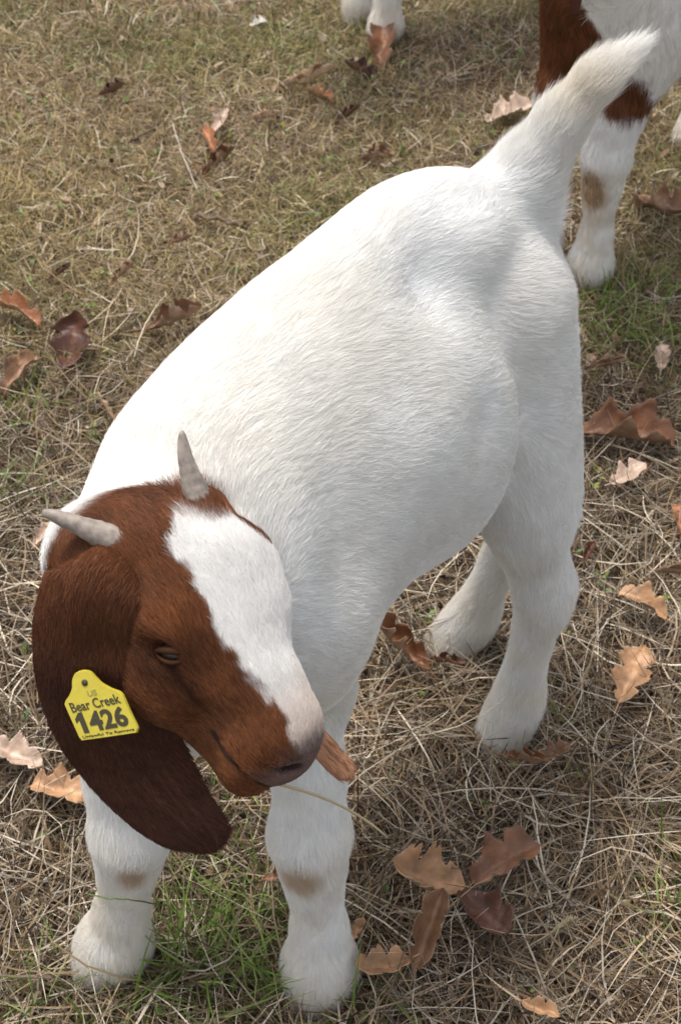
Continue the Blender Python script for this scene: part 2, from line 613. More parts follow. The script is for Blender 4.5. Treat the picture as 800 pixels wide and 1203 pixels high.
M_eye, t_, b_ = new_mat('eye_dark')
_n1 = t_.nodes.new('ShaderNodeTexNoise'); _n1.inputs['Scale'].default_value = 40
_rp = t_.nodes.new('ShaderNodeValToRGB')
_rp.color_ramp.elements[0].color = (0.006, 0.004, 0.003, 1); _rp.color_ramp.elements[1].color = (0.03, 0.016, 0.009, 1)
t_.links.new(_n1.outputs[0], _rp.inputs[0]); t_.links.new(_rp.outputs[0], b_.inputs['Base Color'])
b_.inputs['Roughness'].default_value = 0.25


def horn_mesh(base, tip, r0, r1, bend):
    n, seg = 26, 14
    base, tip = np.asarray(base), np.asarray(tip)
    t = np.linspace(0, 1, n)
    pts = base + (tip - base) * t[:, None] + np.asarray(bend) * (4 * t * (1 - t))[:, None]
    rad = r0 + (r1 - r0) * t ** 0.75
    rad = rad * (1 + 0.05 * np.sin(t * 60) * (1 - t) ** 0.5 + 0.03 * np.sin(t * 17 + 1))
    rad[-3:] *= (0.97, 0.85, 0.45)
    return tube(pts, rad, seg)


def build_goat(spec):
    org = np.array([spec['org'][0], spec['org'][1], 0.0])
    root = empty('goat', org, spec['label'], 'goat', spec.get('group'))
    d = unit([spec['head_dir'][0], spec['head_dir'][1], 0]); left = np.array([-d[1], d[0], 0]); up = np.array([0, 0, 1.0])
    G = lambda x, y, z: org + d * x + left * y + up * z
    BG = np.stack([d, left, up])
    prims = []
    for (c, r, kk, tilt, fl) in spec['torso']:
        ca, sa = math.cos(tilt), math.sin(tilt)
        BB = np.stack([ca * d + sa * up, left, -sa * d + ca * up])
        f = d * fl[0] + left * fl[1] + up * fl[2]
        prims.append(Prim('ell', (G(*c), r, BB), kk, f, 0.016, 'body'))
    for (a, ra, b, rb, kk, hl) in spec['cones']:
        prims.append(Prim('cone', (np.asarray(a), ra, np.asarray(b), rb), kk, np.asarray(b) - np.asarray(a), hl, 'body'))
    for (c, r, kk) in spec.get('carve', []):
        prims.append(Prim('ell', (c, r, BG), kk, (0, 0, -1), .012, 'body', True))
    for (foot, knee, elbow, sh) in spec['front']:
        prims += front_leg(foot, knee, elbow, sh, d, spec.get('leg_scale', 1))
    for (foot, hock, stifle, hip) in spec['hind']:
        prims += hind_leg(foot, hock, stifle, hip, d, spec.get('leg_scale', 1))
    tp = [np.asarray(p) for p in spec['tail']]
    for (p, q, r, r2) in zip(tp[:-1], tp[1:], spec['tail_r'][:-1], spec['tail_r'][1:]):
        prims.append(Prim('cone', (p, r, q, r2), 0.035 if p is tp[0] else 0.015, q - p, spec.get('tail_hair', 0.03), 'tail'))
    H = spec['head']
    hp, W = head_prims(H, spec.get('head_scale', 1))
    prims += hp
    for (c, r, kk) in spec.get('mounds', []):
        prims.append(Prim('ell', (c, (r, r, r), BG), kk, -H['a'] + .4 * H['n'], .010, 'head'))
    V, Q = polygonise(prims, spec['voxel'])
    V = relax(V, Q, 3)
    N = vert_normals(V, Q)
    if spec.get('dents'):                 # hollows and muscle swellings worked into the smooth body
        q = V - _C; zc = q @ _F
        PX = np.stack([400 + FPX * (q @ _R) / zc, 601.5 - FPX * (q @ _U) / zc], 1)
        for (px, py, amp, rad) in spec['dents']:
            m = np.where(np.hypot(PX[:, 0] - px, PX[:, 1] - py) < 8)[0]
            if len(m) == 0: continue
            c = V[m[np.argmin(zc[m])]]
            V = V + N * (amp * np.exp(-((V - c) ** 2).sum(1) / rad ** 2))[:, None]
        N = vert_normals(V, Q)
    flow, hair, regs = prim_attrs(V, prims)
    # white flank hair runs back and down with the side it lies on
    down = -up - N * (-up @ N.T)[:, None]
    bodyw = regs['body'][:, None]
    flow = flow + bodyw * (np.clip(1 - np.abs(N[:, 2:3]) , 0, 1)) * down * 0.75
    wz = (sstep(.33, .42, V[:, 2]) * regs['leg'])[:, None]
    flow = flow * (1 - wz) + (-d * .85 - up * .5) * wz
    tint, hscale = spec['paint'](V, N, regs, H, G)
    body = mesh_obj('body', V, Q, M_skin, root, org, tint=tint * np.where(tint[:, :1] > .5, .93, .7))
    n = spec['hairs']
    T, B = scatter_on(V, Q, n, 1 + 2.2 * sstep(.3, .7, regs['head']) + .6 * regs['tail'])
    R = bary(V, T, B); Nr = bary(N, T, B); Nr /= np.linalg.norm(Nr, axis=1, keepdims=True)
    fl = bary(flow, T, B); L = bary(hair * hscale, T, B)
    rg = {k_: bary(v_, T, B) for k_, v_ in regs.items()}
    tr, _ = spec['paint'](R, Nr, rg, H, G)
    jit = 1 + 0.10 * rng.normal(size=(n, 1)) * np.where(tr[:, :1] > 0.5, 0.4, 3.2)
    lock = 1 + (0.16 * vnoise(R, 150, 77) + 0.14 * vnoise(R, 330, 78))[:, None] * np.where(tr[:, :1] > 0.5, 0.35, 1.3)
    tr = np.clip(tr * jit * lock, 0.003, 0.9)
    keep = R[:, 2] > 0.006
    make_fur('fur', R[keep], Nr[keep], fl[keep], L[keep], tr[keep], M_hair, body, org, thick=spec['thick'] * (1 + .15 * rg['head'][keep]),
             lift=0.145 + 0.18 * rg['leg'][keep] + 0.10 * rg['head'][keep] - 0.055 * rg['tail'][keep], wave=0.30 - 0.15 * rg['tail'][keep] - 0.10 * rg['head'][keep], free=rg['tail'][keep])
    # hooves
    for leg in list(spec['front']) + list(spec['hind']):
        hv, hf = hoof_mesh(np.asarray(leg[0]), d, spec.get('leg_scale', 1))
        mesh_obj('hoof', hv, hf, M_hoof, root, org)
    # eyes
    hs = spec.get('head_scale', 1)
    for sx in (-1, 1):
        bm = bmesh.new()
        bmesh.ops.create_uvsphere(bm, u_segments=20, v_segments=12, radius=0.0108 * hs)
        me = bpy.data.meshes.new('eye')
        bm.to_mesh(me); bm.free()
        me.materials.append(M_eye)
        for p in me.polygons: p.use_smooth = True
        o = bpy.data.objects.new('eye', me); COL.objects.link(o); o.parent = root
        o.location = tuple(W(sx * 0.0380, 0.086, -0.046) - org)
        # heavy upper lid, lower lid and brow fold
        ea = unit(0.55 * H['a'] + 0.70 * H['n'] - 0.25 * sx * H['s']); eb = unit(np.cross(ea, H['s'] * sx))
        if eb @ (H['a'] - H['n']) < 0: eb = -eb
        ec = W(sx * 0.0395, 0.086, -0.046)
        eo = unit(np.cross(ea, eb)); eo = eo if eo @ H['s'] * sx > 0 else -eo
        for nm, hh, rr, ot in (('upper_eyelid', -.0036, .0030, .0088), ('lower_eyelid', .0050, .0019, .0084)):
            ts = np.linspace(-1, 1, 13)
            lp = np.array([ec + hs * (ea * (.0125 * t) + eb * (hh * (1 - t * t) + .0012 * t) + eo * (ot * (1 - .42 * t * t) / .82 * 1.05)) for t in ts])
            v_, f_ = tube(lp, rr * hs * (1 - .75 * ts ** 2), 8)
            mesh_obj(nm, v_, f_, M_skin, o, ec, tint=np.array(spec.get('lid', DARKB))[None].repeat(len(v_), 0))
    # horns
    for (b0, t0, r0, r1, bend) in spec['horns']:
        v_, f_ = horn_mesh(b0, t0, r0, r1, bend)
        mesh_obj('horn', v_, f_, M_horn, root, org)
    # ears
    ears = []
    for e in spec['ears']:
        v_, q_, fl_, uu, fr = ear_mesh(e['cl'], e['half'], e['side'], e['nrm'], e['cup'])
        nn = vert_normals(v_, q_)
        tt = e['paint'](v_, uu)
        eo = mesh_obj('ear', v_, q_, M_skin, root, org, tint=tt)
        if e.get('hairs'):
            T, B = scatter_on(v_, q_, e['hairs'])
            R = bary(v_, T, B); Nr = bary(nn, T, B); Nr /= np.linalg.norm(Nr, axis=1, keepdims=True) + 1e-9
            u_ = bary(uu, T, B)
            tr = e['paint'](R, u_) * (1 + 0.30 * rng.normal(size=(len(R), 1)))
            make_fur('fur', R, Nr, bary(fl_, T, B), 0.0055 + 0.004 * (1 - u_) ** 2, np.clip(tr, 0.002, 1), M_brownhair, eo, org, thick=0.00012, npt=4, lift=0.16, wave=0.2)
        ears.append(fr)
    return root, ears, W


def head_frame(poll, nose, nlike):
    a = unit(nose - poll)
    n = unit(nlike - a * (nlike @ a))
    s = np.cross(a, n)
    return dict(o=np.asarray(poll), a=a, n=n, s=s)
def at_y(px, py, y):
    """point of the place seen at photo pixel (px, py) at distance y in front of the camera"""
    d = _F + _R * (px - 400) / FPX - _U * (py - 601.5) / FPX
    return _C + d * (y / d[1])


def mix(a, b, t):
    t = np.asarray(t)[..., None]
    return a * (1 - t) + b * t


def head_local(P, H, hs):
    q = (P - H['o']) / hs
    return q @ H['s'], q @ H['a'], q @ H['n']


def paint_main(P, N, regs, H, G):
    n = len(P)
    hs = HS
    c = np.tile(WHITE, (n, 1))
    nz = vnoise(P, 35, 41)
    # faint cream staining of the coat
    c = mix(c, np.array((0.76, 0.68, 0.53)), np.clip(0.10 + 0.45 * vnoise(P, 8, 42) + .15 * vnoise(P, 30, 48), 0, 0.5) * 0.55)
    # lower legs and knees rubbed cream and ochre
    leg = regs['leg']
    z = P[:, 2]
    c = mix(c, np.array((0.74, 0.65, 0.50)), leg * sstep(0.30, 0.05, z) * (0.30 + 0.3 * nz))
    for kc, rad in KNEES:
        dd = np.sqrt((((P - kc) / rad) ** 2).sum(1))
        c = mix(c, OCHRE * 1.15, np.clip(sstep(1.1, 0.4, dd + 0.25 * nz), 0, 1) * 0.68)
    # tail base cream
    c = mix(c, np.array((0.72, 0.62, 0.46)), np.exp(-(((P - TAILP) / np.array((.03, .03, .03))) ** 2).sum(1)) * (.55 + .3 * nz))
    # head
    x, y, zz = head_local(P, H, hs)
    hd = sstep(0.35, 0.65, regs['head'] + 0.10 * nz - 0.28 * sstep(-0.040, -0.056, x) + 0.4 * sstep(0.06, -0.02, np.abs(x) - 0.04) * sstep(-0.03, 0.01, y) * sstep(0.0, 0.5, regs['head']))
    b = BROWN * (1 + 0.35 * vnoise(P, 60, 43)[:, None])
    b = mix(b, BROWN * np.array((1.5, 1.6, 1.7)), np.clip(vnoise(P, 25, 44), 0, 1) * 0.6)
    b = mix(b, DARKB, sstep(0.03, 0.0, np.hypot(y - 0.092, zz + 0.055) - 0.008) * 0.5)
    # darker temple and tear line, paler patch over the eye
    b = mix(b, BROWN * np.array((1.9, 1.9, 1.8)), np.exp(-(((y - .072) / .014) ** 2 + ((zz + .030) / .010) ** 2)) * .55)
    b = mix(b, DARKB * .8, np.exp(-((zz + .050 + (y - .10) * .25) / .0035) ** 2) * sstep(.088, .10, y) * sstep(.15, .115, y) * .75)
    b = mix(b, DARKB, np.exp(-(((y - .03) / .02) ** 2 + ((zz + .055) / .025) ** 2)) * .45)
    b = mix(b, BROWN * np.array((1.5, 1.55, 1.6)), sstep(.13, .17, y) * .5)
    # white blaze down the face
    edge = 0.0035 * vnoise(P, 90, 45) + 0.002 * vnoise(P, 260, 46)
    wdt = np.interp(y, [-0.05, 0.012, 0.03, 0.07, 0.13, 0.175, 0.196, 0.21], [0.0, 0.006, 0.028, 0.032, 0.028, 0.022, 0.015, 0.008])
    wdl = np.interp(y, [-0.05, 0.005, 0.03, 0.05, 0.068, 0.085, 0.13, 0.21], [0.0, 0.004, 0.022, 0.0265, 0.033, 0.055, 0.07, 0.07])
    blz = sstep(0.0016, -0.0016, np.where(x > 0, x - wdt, -x - wdl) + edge) * sstep(-0.085, -0.06, zz) * sstep(0.010, 0.022, y + 3 * edge)
    blz = blz * (1 - sstep(-0.048, -0.056, zz + edge))
    fw = np.tile(np.array((0.80, 0.78, 0.75)), (n, 1))
    fw = mix(fw, np.array((0.62, 0.50, 0.42)), sstep(0.13, 0.20, y + 0.02 * nz) * 0.8)
    b = mix(b, fw, blz)
    # bare nose pad and lips
    b = mix(b, NOSE, sstep(0.180, 0.198, y + 0.6 * edge) * sstep(-0.066, -0.058, zz))
    lip = np.abs((zz + 0.0695) - (y - 0.170) * 0.125 + .0015 * np.sin(y * 160))
    b = mix(b, np.array((0.05, 0.025, 0.018)), sstep(0.0032, 0.0012, lip) * sstep(0.138, 0.15, y) * (np.abs(x) > 0.008))
    b = mix(b, np.array((0.03, 0.016, 0.013)), sstep(0.005, 0.0025, np.hypot((y - 0.194) * .75, (zz + 0.040) * .75 - (y - .194) * .5)) * (np.abs(np.abs(x) - 0.0175) < 0.010))
    tuft = np.exp(-((P - HORNL) ** 2).sum(1) / .017 ** 2)
    b = mix(b, BROWN * 1.1, sstep(.25, .6, tuft + .15 * nz))
    c = mix(c, b, hd)
    hsc = np.ones(n)
    hsc = hsc * (1 - .5 * regs['tail'] * np.exp(-((P - TAIL0) ** 2).sum(1) / .075 ** 2))
    hsc = hsc * (1 + .2 * regs['tail'] * np.exp(-((P - TAIL1) ** 2).sum(1) / .045 ** 2))
    hsc = hsc * np.where(hd > 0.5, 1 - 0.75 * sstep(0.188, 0.200, y), 1)
    return np.clip(c, 0.002, 0.9), hsc


# ------------------------------------------------------------------ main goat
HS = 0.82
TAILP = at(672, 130, .62); TAIL0 = at(590, 250, .53); HORNL = at_y(247, 601, .574); TAIL1 = at(728, 70, .645)
_s = np.array([-0.596, -0.752, 0.281]); _a = unit(np.array([0.58, -0.645, -0.498]))
HEAD = dict(o=np.array([-0.0924, 0.5704, 0.591]), a=_a)
_s = unit(_s - _a * (_s @ _a)); _n = np.cross(_s, _a)
_th = math.radians(15)
HEAD['s'] = _s * math.cos(_th) + _n * math.sin(_th); HEAD['n'] = np.cross(HEAD['s'], HEAD['a'])
HW = lambda x, y, z: HEAD['o'] + HS * (x * HEAD['s'] + y * HEAD['a'] + z * HEAD['n'])
ORG = np.array([0.02, 0.73, 0])
HD = unit([-0.62, -0.78, 0]); HL_ = np.array([-HD[1], HD[0], 0])
GM = lambda x, y, z: ORG + HD * x + HL_ * y + np.array([0, 0, z])
FLf, FLk = at(383, 1156, 0), at(364, 990, .175)
FRf, FRk = at(136, 1126, 0), at(155, 985, .175)
KNEES = [(FLk + np.array([-0.008, -0.03, -0.004]), np.array([0.022, 0.03, 0.024])), (FRk + np.array([0.004, -0.03, -0.006]), np.array([0.016, 0.03, 0.022]))]
back = [0.0, 0.0, 0.0]
EAR = dict(
    cl=[at_y(140, 628, .552), at_y(112, 662, .524), at_y(98, 708, .510), at_y(100, 775, .500), at_y(119, 843, .490), at_y(155, 908, .480), at_y(195, 952, .471), at_y(224, 976, .466), at_y(238, 988, .464), at_y(247, 997, .463)],
    half=[.012, .0250, .0325, .0385, .0410, .0365, .0285, .0235, .0195, .009],
    cup=[.7, .6, .42, .25, .16, .14, .12, .1, .1, .1])
_v = []
for i in range(10):
    t = unit(EAR['cl'][min(9, i + 1)] - EAR['cl'][max(0, i - 1)])
    nn = unit(np.array([-0.28, -0.72, 0.42]))
    s_ = unit(np.cross(t, nn)); _v.append((s_, np.cross(s_, t)))
EAR['side'] = [q[0] for q in _v]; EAR['nrm'] = [q[1] for q in _v]
EAR['hairs'] = 60000


def ear_paint(P, u):
    c = mix(np.tile(BROWN * 1.0, (len(P), 1)), DARKB * 1.6, sstep(0.08, 0.42, u + 0.08 * vnoise(P, 20, 50)) )
    c = mix(c, DARKB * 1.7, sstep(0.72, 1.0, u) * 0.8)
    return np.clip(c * (1 + 0.16 * vnoise(P, 70, 51)[:, None]), 0.002, 1)


EAR['paint'] = ear_paint
EARL = dict(
    cl=[HW(-.045, .005, -.06), HW(-.052, .05, -.10), at_y(300, 770, .555), at_y(352, 843, .53), at_y(388, 884, .515), at_y(409, 905, .508), at_y(414, 911, .506)],
    half=[.014, .018, .016, .0095, .0088, .0072, .003], cup=[.5, .4, .25, .2, .2, .2, .2], hairs=6000)
_v = []
for i in range(7):
    t = unit(EARL['cl'][min(6, i + 1)] - EARL['cl'][max(0, i - 1)])
    nn = unit(np.array([0.75, -0.5, 0.35]))
    s_ = unit(np.cross(t, nn)); _v.append((s_, np.cross(s_, t)))
EARL['side'] = [q[0] for q in _v]; EARL['nrm'] = [q[1] for q in _v]
EARL['paint'] = lambda P, u: np.clip(np.tile(np.array((0.36, 0.18, 0.10)), (len(P), 1)) * (1 + 0.15 * vnoise(P, 70, 51)[:, None]), 0.002, 1)

MAIN = dict(
    org=ORG, head_dir=HD, label='large white goat with brown head and yellow ear tag standing in front', voxel=0.0026,
    torso=[((.125, -.022, .440), (.115, .092, .132), .04, 0, (-1, 0, -.25)),
           ((.10, -.040, .528), (.085, .062, .062), .04, 0, (-1, 0, -.1)),
           ((-.02, -.048, .440), (.16, .104, .128), .05, 0, (-1, 0, -.15)),
           ((-.080, -.044, .420), (.085, .098, .118), .03, 0, (-1, 0, -.2)),
           ((-.190, -.060, .475), (.085, .068, .085), .03, 0, (-1, 0, -.1)),
           ((-.135, -.070, .560), (.055, .034, .026), .04, 0, (-1, 0, -.1)),
           ((-.06, -.062, .538), (.15, .048, .050), .05, 0, (-1, 0, 0))],
    dents=[(515, 336, -.013, .036), (575, 285, .005, .030), (450, 250, .005, .026), (578, 500, -.006, .032), (530, 520, .005, .05),
           (395, 560, -.004, .04), (412, 650, -.006, .04), (300, 480, -.003, .04), (222, 435, -.004, .03), (345, 640, .004, .04), (610, 330, .003, .03), (540, 232, -.003, .02), (330, 320, .004, .04), (270, 375, .003, .04), (390, 275, .003, .03)],
    cones=[(GM(.17, -.02, .47), .078, HW(0, .0, -.075), .036, .03, .013)],
    front=[(FLf, FLk, at(361, 800, .30), GM(.12, .020, .43)), (FRf, FRk, at(128, 830, .30), GM(.14, -.075, .43))],
    hind=[(at(598, 860, 0), at(637, 702, .2), at(612, 575, .32), GM(-.180, -.026, .475)), (at(540, 755, 0), at(606, 622, .19), at(602, 520, .31), GM(-.19, -.10, .46))],
    tail=[at(582, 268, .510), at(612, 215, .555), at(648, 158, .595), at(685, 112, .625), at(728, 70, .645)], tail_r=[.034, .0245, .0175, .0125, .004], tail_hair=.024,
    head=HEAD, head_scale=HS, paint=paint_main, hairs=700000, thick=0.000085, leg_scale=0.83,
    mounds=[(at_y(164, 650, .550), .0135, .012), (at_y(243, 604, .574), .0125, .012), (HW(-.022, .060, -.012), .0255, .02), (HW(-.018, .092, -.018), .020, .02)],
    horns=[(at_y(164, 650, .545), at_y(50, 601, .548), .0122, .0026, np.array([0, -.001, .003])), (at_y(245, 606, .574), at_y(214, 506, .598), .0112, .0022, np.array([-.003, -.001, .001]))],
    ears=[EAR, EARL], lid=BROWN * 0.32)
goat, ears, W = build_goat(MAIN)
# ------------------------------------------------------------------ ear tag
TN = unit(np.array([-0.30, -0.68, 0.52]))
TP0 = at_y(118, 828, .479)


def on_tag(px, py, off=0.0):
    d = _F + _R * (px - 400) / FPX - _U * (py - 601.5) / FPX
    t = ((TP0 + TN * off - _C) @ TN) / (d @ TN)
    return _C + d * t


M_tag, t_, b_ = new_mat('yellow_plastic')
_n = t_.nodes.new('ShaderNodeTexNoise'); _n.inputs['Scale'].default_value = 8
_r = t_.nodes.new('ShaderNodeValToRGB')
_r.color_ramp.elements[0].color = (0.45, 0.355, 0.025, 1); _r.color_ramp.elements[1].color = (0.58, 0.475, 0.055, 1)
t_.links.new(_n.outputs[0], _r.inputs[0]); t_.links.new(_r.outputs[0], b_.inputs['Base Color'])
b_.inputs['Roughness'].default_value = 0.45
M_ink, t_, b_ = new_mat('tag_ink')
_n = t_.nodes.new('ShaderNodeTexNoise'); _n.inputs['Scale'].default_value = 14
_r = t_.nodes.new('ShaderNodeValToRGB')
_r.color_ramp.elements[0].color = (0.02, 0.018, 0.008, 1); _r.color_ramp.elements[1].color = (0.06, 0.05, 0.02, 1)
t_.links.new(_n.outputs[0], _r.inputs[0]); t_.links.new(_r.outputs[0], b_.inputs['Base Color'])
b_.inputs['Roughness'].default_value = 0.7
M_fade, t_, b_ = new_mat('faded_ink')
b_.inputs['Base Color'].default_value = (0.30, 0.25, 0.05, 1)

tag_root = empty('ear_tag', TP0, "yellow plastic ear tag printed Bear Creek 1426 on the brown goat ear", 'ear tag')
_ol = [(172, 200), (180, 165), (200, 135), (250, 115), (310, 125), (350, 165), (400, 215), (470, 255), (535, 280), (560, 300), (575, 325), (620, 430), (678, 550), (684, 578), (675, 597), (650, 607), (275, 661), (250, 660), (232, 645), (215, 610), (122, 400), (116, 375), (122, 350), (150, 310), (172, 250)]


def cr(pts, m=5):
    P_ = np.array(pts, float); n = len(P_); out = []
    for i in range(n):
        a, b, c, d = P_[i - 1], P_[i], P_[(i + 1) % n], P_[(i + 2) % n]
        for k in range(m):
            t = k / m
            out.append(0.5 * (2 * b + (c - a) * t + (2 * a - 5 * b + 4 * c - d) * t * t + (3 * b - a - 3 * c + d) * t ** 3))
    return np.array(out)


ol = cr(_ol, 4)
cen = ol.mean(0)
n_ = len(ol)
TH = 0.0011
lay = [(1.0, -TH), (1.0, TH * .5), (0.985, TH)]
V = []
for sc_, z_ in lay:
    for q in ol:
        q2 = cen + (q - cen) * sc_
        V.append(on_tag(60 + q2[0] * .15, 770 + q2[1] * .15) + TN * z_)
F = []
for l_ in range(2):
    for i in range(n_):
        j = (i + 1) % n_
        F.append((l_ * n_ + i, l_ * n_ + j, (l_ + 1) * n_ + j, (l_ + 1) * n_ + i)[::-1])
F.append(tuple(range(n_))); F.append(tuple(2 * n_ + i for i in range(n_))[::-1])
mesh_obj('plate', np.array(V), F, M_tag, tag_root, TP0, smooth=False)
# pin through the hole
pc = on_tag(60 + 275 * .15, 770 + 210 * .15)
pv, pf = tube([pc - TN * 0.009, pc + TN * 0.0016, pc + TN * 0.0022], [0.0019, 0.0019, 0.0008], 12)
mesh_obj('pin', pv, pf, M_ink, tag_root, TP0)


def letter_mesh(name, body, quad, mat, bold=0.0):
    """lettering that fills the quad (crop pixels: lower left, lower right, upper left)"""
    cu = bpy.data.curves.new(name, 'FONT')
    cu.body = body; cu.size = 1.0; cu.offset = bold; cu.extrude = 0.02; cu.resolution_u = 3
    ob = bpy.data.objects.new(name, cu)
    COL.objects.link(ob)
    bpy.context.view_layer.update()
    dg = bpy.context.evaluated_depsgraph_get()
    me = bpy.data.meshes.new_from_object(ob.evaluated_get(dg))
    bpy.data.objects.remove(ob)
    co = np.array([v.co[:] for v in me.vertices])
    mn, mx = co.min(0), co.max(0)
    uv = (co - mn) / np.maximum(mx - mn, 1e-6)
    ll, lr, ul = [np.array(q, float) for q in quad]
    out = []
    for u_, v_, z_ in uv:
        q = ll + (lr - ll) * u_ + (ul - ll) * v_
        out.append(on_tag(60 + q[0] * .15, 770 + q[1] * .15) + TN * (TH + 0.00005 + 0.00025 * z_) - TP0)
    for v, c in zip(me.vertices, out):
        v.co = c
    me.materials.clear(); me.materials.append(mat)
    o = bpy.data.objects.new(name, me)
    COL.objects.link(o); o.parent = tag_root
    return o


letter_mesh('lettering', "Bear Creek", ((182, 446), (562, 368), (148, 370)), M_ink, 0.012)
letter_mesh('number', "426", ((340, 594), (632, 544), (277, 437)), M_ink, 0.035)
one = [(.30, 0), (.72, 0), (.72, 1), (.42, 1), (.0, .72), (.0, .52), (.30, .66)]
Vo, Fo = [], []
for z_ in (0.0, .00028):
    for (a_, c_) in one:
        q = np.array((245, 610.)) + np.array((95, -16.)) * a_ + np.array((-63, -158.)) * c_
        Vo.append(on_tag(60 + q[0] * .15, 770 + q[1] * .15) + TN * (TH + .00005 + z_))
Fo = [tuple(range(7)), tuple(range(7, 14))[::-1]] + [(i, i + 7, (i + 1) % 7 + 7, (i + 1) % 7) for i in range(7)]
mesh_obj('number', np.array(Vo), Fo, M_ink, tag_root, TP0, smooth=False)
letter_mesh('lettering', "Unlawful To Remove", ((262, 645), (664, 582), (255, 625)), M_ink, 0.005)
letter_mesh('emblem', "US", ((302, 318), (372, 306), (290, 272)), M_fade, 0.02)

# straw hanging from the mouth
m0 = HW(.012, .185, -.0745); m1 = at_y(400, 932, .50); m2 = at_y(455, 984, .51)
ts = np.linspace(0, 1, 14)[:, None]
sp = (1 - ts) ** 2 * m0 + 2 * ts * (1 - ts) * m1 + ts ** 2 * m2
v_, f_ = tube(sp, np.linspace(.0011, .0007, 14), 6)
o = mesh_obj('straw', v_, f_, M_grass, None, tint=np.tile((0.55, 0.45, 0.28), (len(v_), 1)))
tag(o, "thin pale straw hanging from the mouth of the tagged goat", 'straw')


# ------------------------------------------------------------------ the other goats
def standing_goat(FLfoot, d, label, paint, hairs, voxel, sc=1.0, thick=0.00016, lat=0.05, hind_l=0.36, hind_lat=0.05, dz=0.0):
    d = unit([d[0], d[1], 0]); left = np.array([-d[1], d[0], 0])
    org = FLfoot - d * .2 - left * lat
    Gs = lambda x, y, z: org + d * x + left * y + np.array([0, 0, z + (dz if z > .25 else 0)])
    poll, nose = Gs(.40, 0, .74), Gs(.54, 0, .60)
    H = head_frame(poll, nose, d * 0.7 + np.array([0, 0, .7]))
    hs = 0.9
    HWs = lambda x, y, z: H['o'] + hs * (x * H['s'] + y * H['a'] + z * H['n'])
    H['kn'] = [Gs(.225, lat, .175), Gs(.225, -lat, .175)]
    H['G'] = Gs; H['d'] = d; H['left'] = left
    es = []
    for sx in (-1, 1):
        cl = [HWs(sx * .045, .005, -.055), HWs(sx * .075, .03, -.06), HWs(sx * .09, .035, -.06) - np.array([0, 0, .05]), HWs(sx * .092, .04, -.06) - np.array([0, 0, .11]), HWs(sx * .09, .045, -.06) - np.array([0, 0, .165])]
        half = [.014, .026, .034, .028, .003]
        sd, nr = [], []
        for i in range(5):
            t = unit(cl[min(4, i + 1)] - cl[max(0, i - 1)])
            nn = H['s'] * sx * 1.0 + np.array([0, 0, .3])
            s_ = unit(np.cross(t, nn)); sd.append(s_); nr.append(np.cross(s_, t))
        es.append(dict(cl=cl, half=half, side=sd, nrm=nr, cup=[.5, .4, .3, .2, .2], paint=ear_paint))
    spec = dict(
        org=org, head_dir=d, label=label, voxel=voxel,
        torso=[((.125, 0, .425 + dz), (.125, .100, .145), .04, 0, (-1, 0, -.25)),
               ((.09, 0, .530 + dz), (.10, .058, .060), .05, 0, (-1, 0, -.1)),
               ((-.03, 0, .430 + dz), (.18, .115, .140), .05, 0, (-1, 0, -.15)),
               ((-.175, 0, .480 + dz), (.10, .085, .095), .05, 0, (-1, 0, -.1)),
               ((-.06, 0, .535 + dz), (.17, .060, .050), .05, 0, (-1, 0, 0))],
        cones=[(Gs(.17, 0, .47), .085, HWs(0, .0, -.06), .055, .04, .013)],
        front=[(FLfoot, Gs(.207, lat, .18), Gs(.200, lat, .29), Gs(.15, .045, .39)), (Gs(.205, -lat, 0), Gs(.213, -lat, .18), Gs(.20, -lat, .29), Gs(.15, -.05, .39))],
        hind=[(Gs(.2 - hind_l, hind_lat, 0), Gs(.155 - hind_l, hind_lat, .2), Gs(-.12, .06, .33), Gs(-.18, .04, .45)), (Gs(.22 - hind_l, -hind_lat, 0), Gs(.175 - hind_l, -hind_lat, .2), Gs(-.12, -.06, .33), Gs(-.18, -.04, .45))],
        tail=[Gs(-.25, 0, .53), Gs(-.30, 0, .56), Gs(-.33, .0, .60), Gs(-.335, 0, .65)], tail_r=[.034, .024, .017, .008],
        head=H, head_scale=hs, paint=paint, hairs=hairs, thick=thick, leg_scale=0.8 * sc,
        horns=[(HWs(sx * .022, -.002, -.015), HWs(sx * .05, -.085, .01), .0125, .004, H['n'] * .006) for sx in (-1, 1)],
        ears=es, lid=BROWN * .5, group=None)
    return build_goat(spec)


def paint_patch(P, N, regs, H, G):
    n = len(P)
    c = np.tile(WHITE * 0.93, (n, 1))
    nz = vnoise(P, 35, 61)
    z = P[:, 2]
    c = mix(c, np.array((0.70, 0.62, 0.50)), np.clip(0.2 + 0.3 * vnoise(P, 9, 62), 0, 0.5) * 0.6)
    c = mix(c, np.array((0.62, 0.50, 0.35)), regs['leg'] * sstep(0.30, 0.03, z) * (0.35 + 0.35 * nz))
    for kc in H['kn']:
        q = P - kc
        dd = np.sqrt(((q @ H['d'] - .015) / .035) ** 2 + ((q @ H['left']) / .03) ** 2 + ((q[:, 2] + .02) / .042) ** 2)
        c = mix(c, OCHRE, sstep(1.1, 0.5, dd + 0.25 * nz) * 0.85)
    # brown neck and chest patch
    q = P - H['G'](0, 0, 0)
    fx, fy, fz = q @ H['d'], q @ H['left'], q[:, 2]
    wob = .012 * nz + .006 * vnoise(P, 120, 63)
    pt = sstep(.004, -.004, fy - (.012 + .62 * (.40 - fz)) + wob) * sstep(.256, .266, fz + wob) * sstep(.12, .13, fx + wob)
    pt = np.maximum(pt, sstep(0.5, 0.7, regs['head']))
    b = BROWN * (1 + 0.3 * vnoise(P, 50, 64)[:, None])
    c = mix(c, b, pt)
    return np.clip(c, 0.002, 0.9), np.ones(n)


